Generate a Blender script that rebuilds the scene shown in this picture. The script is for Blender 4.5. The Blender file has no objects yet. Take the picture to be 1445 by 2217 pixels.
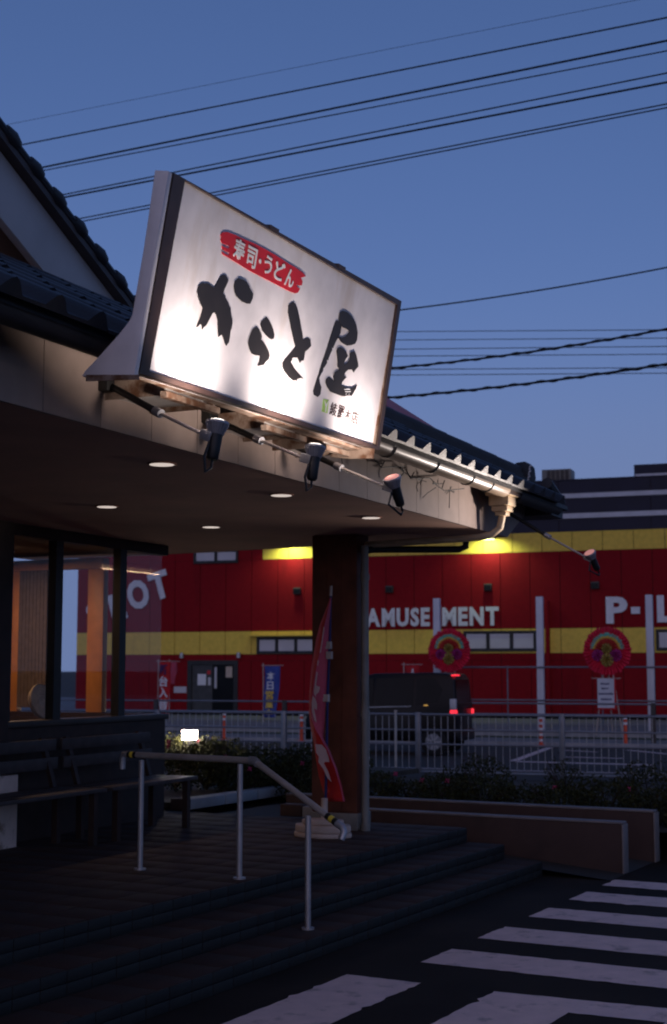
import bpy, bmesh, math, random
from mathutils import Vector, Matrix
from mathutils.geometry import tessellate_polygon
random.seed(7)
scene = bpy.context.scene
COL = scene.collection
R_ = math.radians

# ------------------------------------------------------------------ camera, sky, sun, exposure
CAM_H = 1.69
PITCH = math.atan(342 / 3079)
cd = bpy.data.cameras.new('camera')
cd.sensor_fit = 'VERTICAL'; cd.sensor_height = 36; cd.sensor_width = 24; cd.lens = 50
cd.clip_start = .05; cd.clip_end = 4000
cd.dof.use_dof = True; cd.dof.focus_distance = 7.8; cd.dof.aperture_fstop = 4.0
cam = bpy.data.objects.new('camera', cd); COL.objects.link(cam)
cam.location = (0, 0, CAM_H); cam.rotation_euler = (math.pi / 2 + PITCH, 0, 0)
scene.camera = cam

SUN_EL, SUN_ROT = R_(-1.0), R_(180)
world = bpy.data.worlds.new('World'); scene.world = world; world.use_nodes = True
wn, wl = world.node_tree.nodes, world.node_tree.links
bg = wn['Background']
sky = wn.new('ShaderNodeTexSky'); sky.sky_type = 'NISHITA'; sky.sun_disc = False
sky.sun_elevation = SUN_EL; sky.sun_rotation = SUN_ROT
sky.altitude = 0; sky.air_density = 1.0; sky.dust_density = 1.0; sky.ozone_density = 2.8
wx = wn.new('ShaderNodeSeparateXYZ'); wy = wn.new('ShaderNodeCombineXYZ'); wm = wn.new('ShaderNodeMath')
wm.operation = 'SMOOTH_MAX'; wm.inputs[1].default_value = .16; wm.inputs[2].default_value = .08
wtc = wn.new('ShaderNodeTexCoord')      # below about eight degrees the even twilight colour goes on down to the skyline
wl.new(wtc.outputs['Generated'], wx.inputs[0]); wl.new(wx.outputs[0], wy.inputs[0]); wl.new(wx.outputs[1], wy.inputs[1]); wl.new(wx.outputs[2], wm.inputs[0]); wl.new(wm.outputs[0], wy.inputs[2])
wz = wn.new('ShaderNodeMath'); wz.operation = 'MULTIPLY'; wz.inputs[1].default_value = 1.75
wl.new(wm.outputs[0], wz.inputs[0]); wl.new(wz.outputs[0], wy.inputs[2])
wv = wn.new('ShaderNodeVectorMath'); wv.operation = 'NORMALIZE'
wl.new(wy.outputs[0], wv.inputs[0]); wl.new(wv.outputs[0], sky.inputs[0])
wt = wn.new('ShaderNodeMix'); wt.data_type = 'RGBA'; wt.blend_type = 'MULTIPLY'; wt.inputs[0].default_value = 1; wt.inputs[7].default_value = (1.06, .97, .95, 1)
wl.new(sky.outputs[0], wt.inputs[6]); wl.new(wt.outputs[2], bg.inputs[0])
bg.inputs[1].default_value = .15
sd = bpy.data.lights.new('sun', 'SUN'); sd.energy = .036; sd.angle = R_(70); sd.color = (1, .52, .16)     # the afterglow in the west, behind the camera
so = bpy.data.objects.new('sun', sd); COL.objects.link(so); so.rotation_euler = (R_(74), 0, R_(-8))
vs = scene.view_settings
vs.view_transform = 'Standard'; vs.look = 'None'; vs.gamma = 1; vs.exposure = 3.1; vs.use_curve_mapping = False
scene.cycles.max_bounces = 8; scene.cycles.transparent_max_bounces = 12
scene.cycles.use_denoising = True; scene.cycles.filter_width = 2.0

LAMP = 2 ** -2.5     # lamp outputs for this exposure

# ------------------------------------------------------------------ frames and survey helpers
def frame(deg):
    s, c = math.sin(R_(deg)), math.cos(R_(deg))
    def f(u, v, z=0.0): return Vector((u * s + v * c, u * c - v * s, z))
    f.U = Vector((s, c, 0)); f.V = Vector((c, -s, 0)); f.deg = deg
    return f
C = frame(25.0)      # restaurant
S = frame(28.5)      # steps, walls, crosswalk
RD = frame(19.5)     # road and the hall opposite
W = lambda x, y, z=0.0: Vector((x, y, z))
def ray(px, py):
    x = (px - 722.5) / 3079; y = (1108.5 - py) / 3079
    return Vector((x, math.cos(PITCH) - y * math.sin(PITCH), math.sin(PITCH) + y * math.cos(PITCH)))
EYE = Vector((0, 0, CAM_H))
def measure(px, py, point, normal):     # where a sight line of the survey meets a known plane
    r = ray(px, py); return EYE + r * ((point - EYE).dot(normal) / r.dot(normal))
def on_u(px, py, f, u): return measure(px, py, f(u, 0), f.U)
def on_v(px, py, f, v): return measure(px, py, f(0, v), f.V)
def on_z(px, py, z=0.0): return measure(px, py, Vector((0, 0, z)), Vector((0, 0, 1)))

# ------------------------------------------------------------------ mesh builder
WL = {}
class MB:
    def __init__(s): s.v = []; s.f = []; s.mi = []; s.m = 0
    def add(s, vs, fs):
        b = len(s.v); s.v += [Vector(p) for p in vs]
        for f in fs: s.f.append([b + i for i in f]); s.mi.append(s.m)
        return s
    def box(s, f, a, b):
        (x0, y0, z0), (x1, y1, z1) = a, b
        p = [f(x, y, z) for z in (z0, z1) for x, y in ((x0, y0), (x1, y0), (x1, y1), (x0, y1))]
        return s.hexa(p)
    def hexa(s, p):
        return s.add(p, [(3, 2, 1, 0), (4, 5, 6, 7), (0, 1, 5, 4), (1, 2, 6, 5), (2, 3, 7, 6), (3, 0, 4, 7)])
    def bar(s, a, b, w, h=None, up=Vector((0, 0, 1))):
        a, b = Vector(a), Vector(b); h = h or w; d = (b - a).normalized()
        x = d.cross(up)
        if x.length < 1e-4: x = d.cross(Vector((1, 0, 0)))
        x.normalize(); y = x.cross(d)
        p = [q + x * i * w / 2 + y * j * h / 2 for q in (a, b) for i, j in ((-1, -1), (1, -1), (1, 1), (-1, 1))]
        return s.hexa(p)
    def tube(s, path, r, n=8, cap=True):
        path = [Vector(p) for p in path]; rr = r if isinstance(r, (list, tuple)) else [r] * len(path)
        rings = []; prev = None
        for i, p in enumerate(path):
            d = (path[min(i + 1, len(path) - 1)] - path[max(i - 1, 0)]).normalized()
            if prev is None:
                x = d.cross(Vector((0, 0, 1)))
                if x.length < .05: x = d.cross(Vector((1, 0, 0)))
            else: x = prev - d * prev.dot(d)
            x.normalize(); prev = x; y = d.cross(x)
            rings.append([p + (x * math.cos(2 * math.pi * k / n) + y * math.sin(2 * math.pi * k / n)) * rr[i] for k in range(n)])
        b = len(s.v)
        for rg in rings: s.v += rg
        for i in range(len(rings) - 1):
            for k in range(n):
                s.f.append([b + i * n + k, b + i * n + (k + 1) % n, b + (i + 1) * n + (k + 1) % n, b + (i + 1) * n + k]); s.mi.append(s.m)
        if cap:
            s.f.append([b + k for k in range(n)][::-1]); s.mi.append(s.m)
            e = b + (len(rings) - 1) * n; s.f.append([e + k for k in range(n)]); s.mi.append(s.m)
        return s
    def prism(s, loop, ext, holes=()):
        loops = [[Vector(p) for p in loop]] + [[Vector(p) for p in h] for h in holes]
        flat = [p for l in loops for p in l]; tri = tessellate_polygon(loops); n = len(flat); b = len(s.v)
        ext = Vector(ext); s.v += flat + [p + ext for p in flat]
        for t in tri:
            s.f.append([b + i for i in t]); s.f.append([b + n + i for i in reversed(t)]); s.mi += [s.m, s.m]
        o = 0
        for l in loops:
            k = len(l)
            for i in range(k):
                j = (i + 1) % k; s.f.append([b + o + i, b + o + j, b + n + o + j, b + n + o + i]); s.mi.append(s.m)
            o += k
        return s
    def quad(s, *p): return s.add(p, [tuple(range(len(p)))])
    def build(s, name, mat, parent=None, bevel=0, smooth=False, recalc=True, label=None, kind=None, center=False):
        base = WL[parent.name].copy() if parent else Vector((0, 0, 0))
        off = Vector((0, 0, 0))
        if center:
            lo = Vector([min(p[i] for p in s.v) for i in range(3)]); hi = Vector([max(p[i] for p in s.v) for i in range(3)])
            off = Vector(((lo.x + hi.x) / 2, (lo.y + hi.y) / 2, lo.z)) - base
        me = bpy.data.meshes.new(name); bm = bmesh.new()
        vv = [bm.verts.new(p - base - off) for p in s.v]; bm.verts.ensure_lookup_table()
        for f, mi in zip(s.f, s.mi):
            try: fa = bm.faces.new([vv[i] for i in f]); fa.material_index = mi
            except ValueError: pass
        if recalc: bmesh.ops.recalc_face_normals(bm, faces=bm.faces)
        if bevel:
            ed = [e for e in bm.edges if len(e.link_faces) == 2 and e.calc_face_angle(0) > .6]
            bmesh.ops.bevel(bm, geom=ed, offset=bevel, segments=2, affect='EDGES', profile=.5, clamp_overlap=True)
        bm.to_mesh(me); bm.free()
        for m in (mat if isinstance(mat, (list, tuple)) else [mat]): me.materials.append(m)
        if smooth or bevel:
            me.shade_smooth(); me.set_sharp_from_angle(angle=R_(40))
        o = bpy.data.objects.new(name, me); COL.objects.link(o); o.location = off
        if parent: o.parent = parent
        WL[o.name] = base + off
        if label: o['label'] = label
        if kind: o['kind'] = kind
        return o
def tag(o, label, cat, group=None):
    o['label'] = label; o['category'] = cat
    if group: o['group'] = group
    return o
def thing(name, label, cat, loc, group=None):
    o = bpy.data.objects.new(name, None); o.empty_display_size = .2; COL.objects.link(o)
    o.location = loc; WL[o.name] = Vector(loc)
    return tag(o, label, cat, group)
def inst(name, mesh, mw, parent):       # one more piece that shares a mesh
    o = bpy.data.objects.new(name, mesh); COL.objects.link(o)
    o.parent = parent; o.matrix_basis = Matrix.Translation(-WL[parent.name]) @ mw
    return o
def copy_thing(root, delta, label, group=None):
    r = root.copy(); COL.objects.link(r); r.location = root.location + Vector(delta); WL[r.name] = Vector(r.location); r['label'] = label
    if group: r['group'] = group
    for ch in root.children:
        c = ch.copy(); COL.objects.link(c); c.parent = r
        for g in ch.children:
            d = g.copy(); COL.objects.link(d); d.parent = c
    return r

# ------------------------------------------------------------------ materials
def mat(name, col, rough=.6, var=.25, scale=6.0, metal=0, bump=.0, bscale=60, spec=.5, col2=None, detail=5, coat=0):
    m = bpy.data.materials.new(name); m.use_nodes = True; N, L = m.node_tree.nodes, m.node_tree.links
    p = N['Principled BSDF']; p.inputs['Roughness'].default_value = rough; p.inputs['Metallic'].default_value = metal
    p.inputs['Specular IOR Level'].default_value = spec; p.inputs['Coat Weight'].default_value = coat
    tc = N.new('ShaderNodeNewGeometry')
    nz = N.new('ShaderNodeTexNoise'); nz.inputs['Scale'].default_value = scale; nz.inputs['Detail'].default_value = detail
    L.new(tc.outputs['Position'], nz.inputs['Vector'])
    mx = N.new('ShaderNodeMix'); mx.data_type = 'RGBA'
    c1 = [max(0, c * (1 - var)) for c in col]; c2 = col2 or [min(1, c * (1 + var)) for c in col]
    mx.inputs[6].default_value = (*c1, 1); mx.inputs[7].default_value = (*c2, 1)
    mr = N.new('ShaderNodeMapRange'); mr.inputs[1].default_value = .3; mr.inputs[2].default_value = .7
    L.new(nz.outputs[0], mr.inputs[0]); L.new(mr.outputs[0], mx.inputs[0]); L.new(mx.outputs[2], p.inputs['Base Color'])
    if bump:
        n2 = N.new('ShaderNodeTexNoise'); n2.inputs['Scale'].default_value = bscale; n2.inputs['Detail'].default_value = 4
        L.new(tc.outputs['Position'], n2.inputs['Vector'])
        bp = N.new('ShaderNodeBump'); bp.inputs['Strength'].default_value = bump; bp.inputs['Distance'].default_value = .01
        L.new(n2.outputs[0], bp.inputs['Height']); L.new(bp.outputs[0], p.inputs['Normal'])
    return m
def emit(name, col, st):
    m = bpy.data.materials.new(name); m.use_nodes = True; p = m.node_tree.nodes['Principled BSDF']
    p.inputs['Base Color'].default_value = (*col, 1); p.inputs['Emission Color'].default_value = (*col, 1); p.inputs['Emission Strength'].default_value = st * LAMP
    return m
def stained(name, col, stain, rough, thresh=.55, scale=3.0, stretch=(1, 1, 1), amount=1.0):
    m = mat(name, col, rough, .08, 8); N, L = m.node_tree.nodes, m.node_tree.links; p = N['Principled BSDF']
    src = p.inputs['Base Color'].links[0].from_socket
    g = N.new('ShaderNodeNewGeometry'); mp = N.new('ShaderNodeMapping'); mp.inputs['Scale'].default_value = stretch
    L.new(g.outputs['Position'], mp.inputs['Vector'])
    n = N.new('ShaderNodeTexNoise'); n.inputs['Scale'].default_value = scale; n.inputs['Detail'].default_value = 6; n.inputs['Roughness'].default_value = .65
    L.new(mp.outputs[0], n.inputs['Vector'])
    r = N.new('ShaderNodeMapRange'); r.inputs[1].default_value = thresh; r.inputs[2].default_value = thresh + .15; r.inputs[4].default_value = amount
    L.new(n.outputs[0], r.inputs[0])
    x = N.new('ShaderNodeMix'); x.data_type = 'RGBA'; x.inputs[7].default_value = (*stain, 1)
    L.new(r.outputs[0], x.inputs[0]); L.new(src, x.inputs[6]); L.new(x.outputs[2], p.inputs['Base Color'])
    return m
def glass(name, tint=(.985, .985, .99)):
    m = bpy.data.materials.new(name); m.use_nodes = True; N, L = m.node_tree.nodes, m.node_tree.links
    N.remove(N['Principled BSDF']); out = N['Material Output']
    t = N.new('ShaderNodeBsdfTransparent'); t.inputs[0].default_value = (*tint, 1)
    g = N.new('ShaderNodeBsdfGlossy'); g.inputs[1].default_value = .01
    f = N.new('ShaderNodeFresnel'); ge = N.new('ShaderNodeNewGeometry'); io = N.new('ShaderNodeMapRange'); io.inputs[3].default_value = 1.28; io.inputs[4].default_value = 1 / 1.28
    L.new(ge.outputs['Backfacing'], io.inputs[0]); L.new(io.outputs[0], f.inputs[0])     # same reflection from either side of the sheet
    mx = N.new('ShaderNodeMixShader'); L.new(f.outputs[0], mx.inputs[0]); L.new(t.outputs[0], mx.inputs[1]); L.new(g.outputs[0], mx.inputs[2]); L.new(mx.outputs[0], out.inputs[0])
    return m
M = {}
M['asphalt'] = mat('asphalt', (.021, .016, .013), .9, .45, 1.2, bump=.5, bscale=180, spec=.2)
M['road'] = mat('road_asphalt', (.040, .037, .035), .85, .25, .8, bump=.4, bscale=150)
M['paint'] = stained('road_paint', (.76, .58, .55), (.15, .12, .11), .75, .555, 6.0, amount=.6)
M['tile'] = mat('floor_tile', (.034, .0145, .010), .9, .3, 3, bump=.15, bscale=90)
M['riser'] = mat('riser_tile', (.010, .010, .009), .65, .3, 4, bump=.1)
M['joint'] = mat('mortar', (.06, .056, .052), .9, .2)
M['wallred'] = stained('planter_plaster', (.065, .038, .033), (.045, .027, .024), .85, .52, 1.6)
M['cap'] = mat('wall_edge', (.21, .18, .175), .7, .2)
M['fascia'] = stained('fascia_board', (.29, .22, .19), (.33, .27, .23), .75, .60, 2.2, (1, 1, .3), .6)
M['soffit'] = mat('soffit_board', (.66, .40, .31), .8, .12, 2)
M['roof'] = mat('roof_tile', (.020, .020, .025), .45, .3, 5, bump=.2)
M['ridge'] = mat('ridge_tile', (.03, .03, .034), .55, .3, 5, bump=.3)
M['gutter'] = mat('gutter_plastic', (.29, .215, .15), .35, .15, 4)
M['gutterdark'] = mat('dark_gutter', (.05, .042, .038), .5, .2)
M['pipe'] = mat('downpipe', (.22, .21, .19), .5, .2)
M['hopper'] = mat('hopper_plastic', (.55, .42, .27), .5, .15, 8)
M['woodred'] = mat('pillar_paint', (.13, .038, .02), .6, .35, 5, bump=.15)
M['wood'] = mat('dark_wood', (.036, .018, .013), .6, .3, 8)
M['orange'] = mat('orange_wood', (.62, .25, .07), .5, .15, 6)
M['blind'] = mat('woven_blind', (.13, .095, .085), .85, .2, 20)
M['plaster'] = mat('gable_plaster', (.52, .36, .30), .9, .15, 3)
M['barge'] = mat('barge_board', (.47, .46, .47), .6, .08, 3)
M['signface'] = stained('sign_face', (.80, .76, .77), (.60, .50, .42), .5, .56, 3.4, (1, 1, .12), .55)
M['signside'] = stained('sign_side_steel', (.80, .74, .72), (.26, .11, .05), .45, .63, 4.0, amount=.8)
M['rust'] = stained('rusty_steel', (.30, .22, .17), (.13, .055, .025), .8, .45, 9)
M['white_steel'] = stained('white_steel', (.62, .58, .54), (.24, .11, .05), .55, .60, 7)
M['frame'] = mat('sign_frame', (.045, .026, .022), .4, .3, 8)
M['ink'] = mat('black_letter', (.022, .018, .018), .5, .2)
M['ink2'] = mat('brown_letter', (.045, .014, .012), .5, .2)
M['bred'] = mat('red_banner', (.62, .015, .025), .5, .08)
M['white'] = mat('white_paint', (.80, .79, .79), .5, .04)
M['green'] = mat('green_logo', (.42, .66, .16), .5, .05)
M['alu'] = mat('grey_metal', (.42, .42, .44), .4, .15, 9, metal=.6)
M['fin'] = mat('lamp_fins', (.34, .34, .37), .35, .1, 30, metal=.3)
M['black'] = mat('black_plastic', (.012, .012, .013), .5, .3)
M['bulb'] = emit('lamp_lens', (1, .42, .34), .25)
M['down'] = emit('downlight_disc', (1.0, .85, .76), .42)
M['downtrim'] = mat('downlight_trim', (.45, .2, .14), .4)
M['rail'] = mat('rail_metal', (.50, .44, .40), .35, .12, 12, metal=.35)
M['post'] = mat('post_metal', (.44, .42, .43), .38, .12, 12, metal=.5)
M['yellow'] = mat('yellow_band', (.75, .55, .05), .5)
M['hallred'] = stained('hall_red_panel', (.27, .006, .011), (.19, .006, .010), .75, .56, .9, (1, 1, .15), .8)
M['hallyel'] = stained('hall_yellow_panel', (.88, .60, .10), (.62, .38, .08), .7, .58, 1.1, (1, 1, .2), .7)
M['hallnavy'] = mat('hall_navy_panel', (.010, .009, .030), .6, .2, 1.0)
M['hallwhite'] = mat('hall_white_trim', (.62, .62, .66), .5, .08)
M['hallback'] = mat('hall_backing', (.05, .02, .018), .8)
M['letter'] = mat('white_letter', (.80, .79, .80), .45, .05)
M['darkframe'] = mat('dark_window_frame', (.02, .019, .019), .5)
M['shoji'] = mat('frosted_pane', (.60, .57, .58), .3, .06, 1.5)
M['glass'] = glass('window_glass')
M['dglass'] = mat('dark_glass', (.008, .008, .009), .2, .3, 2, spec=.15)
M['lot'] = mat('concrete', (.22, .22, .22), .85, .2, .8)
M['kerb'] = mat('kerb_concrete', (.34, .34, .35), .8, .2, 3)
M['soil'] = mat('soil', (.05, .04, .03), .95, .4, 9)
M['verge'] = mat('grass_verge', (.035, .05, .018), .9, .5, 5)
M['leaf'] = mat('leaf', (.024, .032, .010), .75, .6, 14, col2=(.065, .066, .018), spec=.25)
M['petal'] = mat('azalea_petal', (.5, .04, .14), .6)
M['galv'] = mat('galvanised_steel', (.21, .22, .245), .42, .15, 6, metal=.5)
M['carblack'] = mat('black_car_paint', (.004, .004, .006), .3, .2, spec=.25)
M['tyre'] = mat('tyre', (.012, .012, .012), .85)
M['tail'] = emit('tail_light', (1, .03, .05), .9)
M['amber'] = emit('amber_marker', (1, .55, .12), .5)
M['pole'] = mat('white_pole', (.70, .70, .74), .5, .08, 2)
M['cone'] = mat('orange_plastic', (.75, .09, .03), .5)
M['pink'] = mat('wreath_pink', (.70, .012, .05), .75, .25, 6)
M['teal'] = mat('wreath_teal', (.14, .55, .42), .75, .2, 20)
M['wyel'] = mat('wreath_yellow', (.75, .50, .08), .75, .2, 20)
M['wred'] = mat('wreath_red', (.50, .035, .02), .75, .3, 20)
M['magenta'] = mat('wreath_magenta', (.36, .02, .16), .75, .4, 15)
M['olive'] = mat('wreath_olive', (.36, .25, .05), .75, .4, 15)
M['flagred'] = mat('flag_red', (.55, .015, .02), .8, .1)
M['flagpink'] = mat('flag_pink', (.55, .08, .13), .8, .1)  # pale pink for the small flag; on the tall one, painted back light
M['flagprint'] = mat('flag_print', (.62, .45, .44), .8, .1)
M['flagblue'] = mat('flag_blue', (.05, .08, .33), .8, .15)
M['flagnavy'] = mat('flag_navy', (.02, .025, .12), .8, .15)
M['tank'] = mat('tank_plastic', (.52, .42, .36), .6, .15)
M['bin'] = stained('bin_steel', (.72, .55, .47), (.22, .12, .06), .55, .54, 7)
M['bench'] = mat('bench_wood', (.055, .043, .042), .6, .25, 10)
M['wire'] = mat('cable_black', (.006, .006, .008), .7)
M['straw'] = mat('straw', (.62, .50, .38), .8, .2, 25)
M['redroof'] = mat('red_roof_metal', (.42, .045, .05), .5, .15)
M['lens'] = emit('bright_lens', (1.0, .88, .78), 5.0)
M['garden'] = emit('garden_lamp_glow', (1.0, .86, .70), 34.0)
M['walllamp'] = emit('wall_lamp_glow', (.9, 1.0, .45), 3.0)
M['ceil_lamp'] = emit('ceiling_lamp_glow', (1.0, .62, .34), 1.5)
M['inter'] = mat('interior_wall', (.16, .085, .05), .85, .15)

for k in ('hallred', 'hallyel'): M[k].node_tree.nodes['Principled BSDF'].inputs['Specular IOR Level'].default_value = .15

# glyphs ------------------------------------------------------------------
GL = {}
def glyph(ch, bold=.0):
    k = (ch, bold)
    if k in GL: return GL[k]
    cu = bpy.data.curves.new('glyph', 'FONT'); cu.body = ch; cu.size = 1; cu.offset = bold; cu.resolution_u = 3; cu.fill_mode = 'FRONT'
    o = bpy.data.objects.new('glyph', cu); COL.objects.link(o); bpy.context.view_layer.update()
    me = bpy.data.meshes.new_from_object(o.evaluated_get(bpy.context.evaluated_depsgraph_get()))
    bpy.data.objects.remove(o); bpy.data.curves.remove(cu)
    xs = [v.co.x for v in me.vertices]; ys = [v.co.y for v in me.vertices]
    x0, x1, y0, y1 = min(xs), max(xs), min(ys), max(ys)
    vv = [((v.co.x - x0) / (x1 - x0), (v.co.y - y0) / (y1 - y0)) for v in me.vertices]; ff = [tuple(p.vertices) for p in me.polygons]
    bpy.data.meshes.remove(me)
    GL[k] = (vv, ff, x1 - x0, y1 - y0); return GL[k]
def put_glyph(mb, ch, o, xd, yd, w, h, n, depth, bold=.0):   # a raised letter: lower left corner o, width w along xd, height h along yd
    vv, ff, _, _ = glyph(ch, bold); b = len(mb.v); k = len(vv)
    fr = [o + xd * (x * w) + yd * (y * h) + n * depth for x, y in vv]; bk = [p - n * depth for p in fr]
    cnt = {}
    for f in ff:
        for i in range(len(f)):
            e = (f[i], f[(i + 1) % len(f)]); cnt[e] = 1
    sides = [e for e in cnt if (e[1], e[0]) not in cnt]
    mb.add(fr + bk, list(ff) + [(e[1], e[0], e[0] + k, e[1] + k) for e in sides])

# ================================================================== THE SETTING
def sheet(name, m, pts, parent=None, kind='structure'):
    mb = MB(); mb.quad(*pts); return mb.build(name, m, parent, recalc=False, kind=kind)
sheet('ground', M['soil'], [W(-1500, -1500, -.012), W(1500, -1500, -.012), W(1500, 1500, -.012), W(-1500, 1500, -.012)])
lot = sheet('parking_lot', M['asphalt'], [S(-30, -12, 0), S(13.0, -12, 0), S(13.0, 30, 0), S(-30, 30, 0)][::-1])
road = sheet('road', M['road'], [RD(23.35, -70, .0), RD(32.0, -70, .0), RD(32.0, 60, .0), RD(23.35, 60, .0)][::-1])
sheet('near_footway', M['road'], [RD(22.0, -70, -.004), RD(23.2, -70, -.004), RD(23.2, 60, -.004), RD(22.0, 60, -.004)][::-1])
mb = MB()
for k in range(24): mb.box(RD, (23.2, -34 + k * 2.0, -.01), (23.345, -34 + k * 2.0 + 1.99, .012))
kb = mb.build('near_kerb', M['kerb'], None, bevel=.01, kind='structure')
sheet('far_footway', M['lot'], [RD(32.16, -70, .06), RD(34.2, -70, .06), RD(34.2, 60, .06), RD(32.16, 60, .06)][::-1])
mb = MB(); mb.box(RD, (32.0, -70, -.01), (32.155, 60, .075)); mb.build('far_kerb', M['kerb'], None, kind='structure')
sheet('grass_strip', M['verge'], [RD(34.2, -70, .055), RD(35.3, -70, .055), RD(35.3, 60, .055), RD(34.2, 60, .055)][::-1])
mb = MB(); mb.box(RD, (35.3, -70, -.01), (35.45, 60, .20)); mb.build('forecourt_kerb', M['kerb'], None, kind='structure')
sheet('hall_forecourt', M['lot'], [RD(35.45, -70, .18), RD(60, -70, .40), RD(60, 60, .40), RD(35.45, 60, .18)][::-1])
# road paint
def stripe(name, pts, parent, z=.004, jag=.007):
    mb = MB(); out = []
    n = len(pts)
    for i in range(n):
        a, b = pts[i], pts[(i + 1) % n]; k = max(2, int((b - a).length / .05)); d = (b - a).normalized(); nn = Vector((-d.y, d.x, 0))
        for j in range(k):
            p = a.lerp(b, j / k)
            if j: p = p + nn * random.gauss(0, jag) * (1.7 if random.random() < .12 else .35)
            out.append(Vector((p.x, p.y, z)))
    vs_, tri = out, tessellate_polygon([out]); mb.add(vs_, tri)
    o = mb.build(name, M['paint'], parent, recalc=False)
    if o.data.polygons[0].normal.z < 0: o.data.flip_normals()
    return o
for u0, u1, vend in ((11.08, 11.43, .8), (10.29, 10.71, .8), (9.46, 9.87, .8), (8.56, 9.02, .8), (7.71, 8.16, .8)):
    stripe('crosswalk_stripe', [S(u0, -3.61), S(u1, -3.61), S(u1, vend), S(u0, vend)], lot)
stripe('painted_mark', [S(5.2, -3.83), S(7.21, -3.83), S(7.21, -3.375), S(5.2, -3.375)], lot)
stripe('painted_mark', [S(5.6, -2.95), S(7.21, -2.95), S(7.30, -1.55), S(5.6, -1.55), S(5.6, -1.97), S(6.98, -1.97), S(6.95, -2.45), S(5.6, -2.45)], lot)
def line_on_road(a, b, w):
    d = (b - a).normalized(); n = Vector((-d.y, d.x, 0)) * w / 2
    stripe('road_line', [a - n, b - n, b + n, a + n], road, z=.005, jag=.01)
for a, b, w in (((26.4, -5.8), (31.3, -6.05), .16), ((26.3, -5.7), (26.15, -3.2), .3), ((30.3, -5.6), (29.9, -4.8), .18), ((30.8, -4.3), (29.6, -3.3), .18),
                ((28.0, -5.2), (27.9, -4.0), .2), ((31.6, -60), (31.6, 40), .15), ((24.0, -60), (24.0, 40), .13)):
    line_on_road(RD(*a), RD(*b), w)

# entrance platform and steps (S frame): edges at v = -4.87, -4.53, -4.20
mb = MB()
mb.box(S, (-4, -12.5, -.01), (11.36, -4.89, .345)); 
plat = mb.build('entrance_platform', M['joint'], None, kind='structure')
mb = MB(); mb.box(S, (-4, -4.89, -.01), (11.36, -4.55, .225)); st1 = mb.build('step', M['joint'], plat)
mb = MB(); mb.box(S, (-4, -4.55, -.01), (11.36, -4.22, .105)); st2 = mb.build('step', M['joint'], plat)
def tile_mesh(name, a, b, c, m, bev=.004):
    mb = MB(); mb.box(W, (-a / 2, -b / 2, 0), (a / 2, b / 2, c)); o = mb.build(name, m, None, bevel=bev); me = o.data; bpy.data.objects.remove(o); return me
def frame_m(f, p, tilt=0): return Matrix.Translation(p) @ Matrix(((f.U.x, -f.V.x, 0, 0), (f.U.y, -f.V.y, 0, 0), (0, 0, 1, 0), (0, 0, 0, 1)))
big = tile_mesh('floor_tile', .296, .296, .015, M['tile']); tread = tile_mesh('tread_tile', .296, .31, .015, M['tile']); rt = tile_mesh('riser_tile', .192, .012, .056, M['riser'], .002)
rest = MB(); n = 0
for j in range(22):
    for i in range(51):
        u = 11.20 - .3 * i; v = -5.045 - .3 * j; p = S(u, v, .345 + random.uniform(-.0012, .0012))
        if u < -3.8: continue
        shown = u > 5.0 and v > -9.3 and (u * .4 - v * .0) > 0 and (v > -7.4 or u > 9.2) and n < 290
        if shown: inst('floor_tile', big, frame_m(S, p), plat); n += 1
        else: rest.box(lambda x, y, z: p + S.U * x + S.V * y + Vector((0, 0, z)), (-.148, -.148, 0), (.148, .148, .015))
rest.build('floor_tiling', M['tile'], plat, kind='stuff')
for step_o, vtop, ztop in ((plat, -4.878, .36), (st1, -4.538, .24), (st2, -4.208, .12)):
    for i in range(78):
        u = 11.25 - .197 * i
        if u < -3.9 or u < 3.4: continue
        for q in (0, 1):
            inst('riser_tile', rt, frame_m(S, S(u, vtop, ztop - .0585 - q * .06)), step_o)
    if step_o is not plat:
        for i in range(26):
            u = 11.20 - .3 * i; inst('tread_tile', tread, frame_m(S, S(u, vtop - .165, ztop - .015)), step_o)
# low ramp walls right of the steps (things)
def ramp_wall(u, v0, v1, h, label):
    t = thing('planter_wall', label, 'wall', S(u, (v0 + v1) / 2, 0), 'plastered planter walls')
    MB().box(S, (u, v0, 0), (u + .13, v1, h - .018)).build('wall_body', M['wallred'], t, bevel=.008)
    MB().box(S, (u - .006, v0, h - .017), (u + .136, v1 + .006, h)).build('coping', M['cap'], t, bevel=.006)
    MB().box(S, (u - .006, v1 + .001, 0), (u + .136, v1 + .016, h - .018)).build('corner_bead', M['cap'], t, bevel=.005)
    return t
ramp_wall(11.78, -6.6, -3.66, .425, 'long low red-brown wall ending beside the crosswalk, nearer to the steps')
ramp_wall(12.62, -7.4, -3.63, .45, 'low red-brown wall directly in front of the right-hand hedge, farther from the steps')
ramp = sheet('ramp', M['road'], [S(11.36, -7.5, .34), S(12.62, -7.5, .34), S(12.62, -3.63, .004), S(11.36, -3.63, .004)][::-1])
sheet('planter_soil', M['soil'], [S(12.75, -14, .30), S(17.5, -14, .30), S(17.5, 8, .0), S(12.75, -3.2, .25)][::-1])
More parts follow.
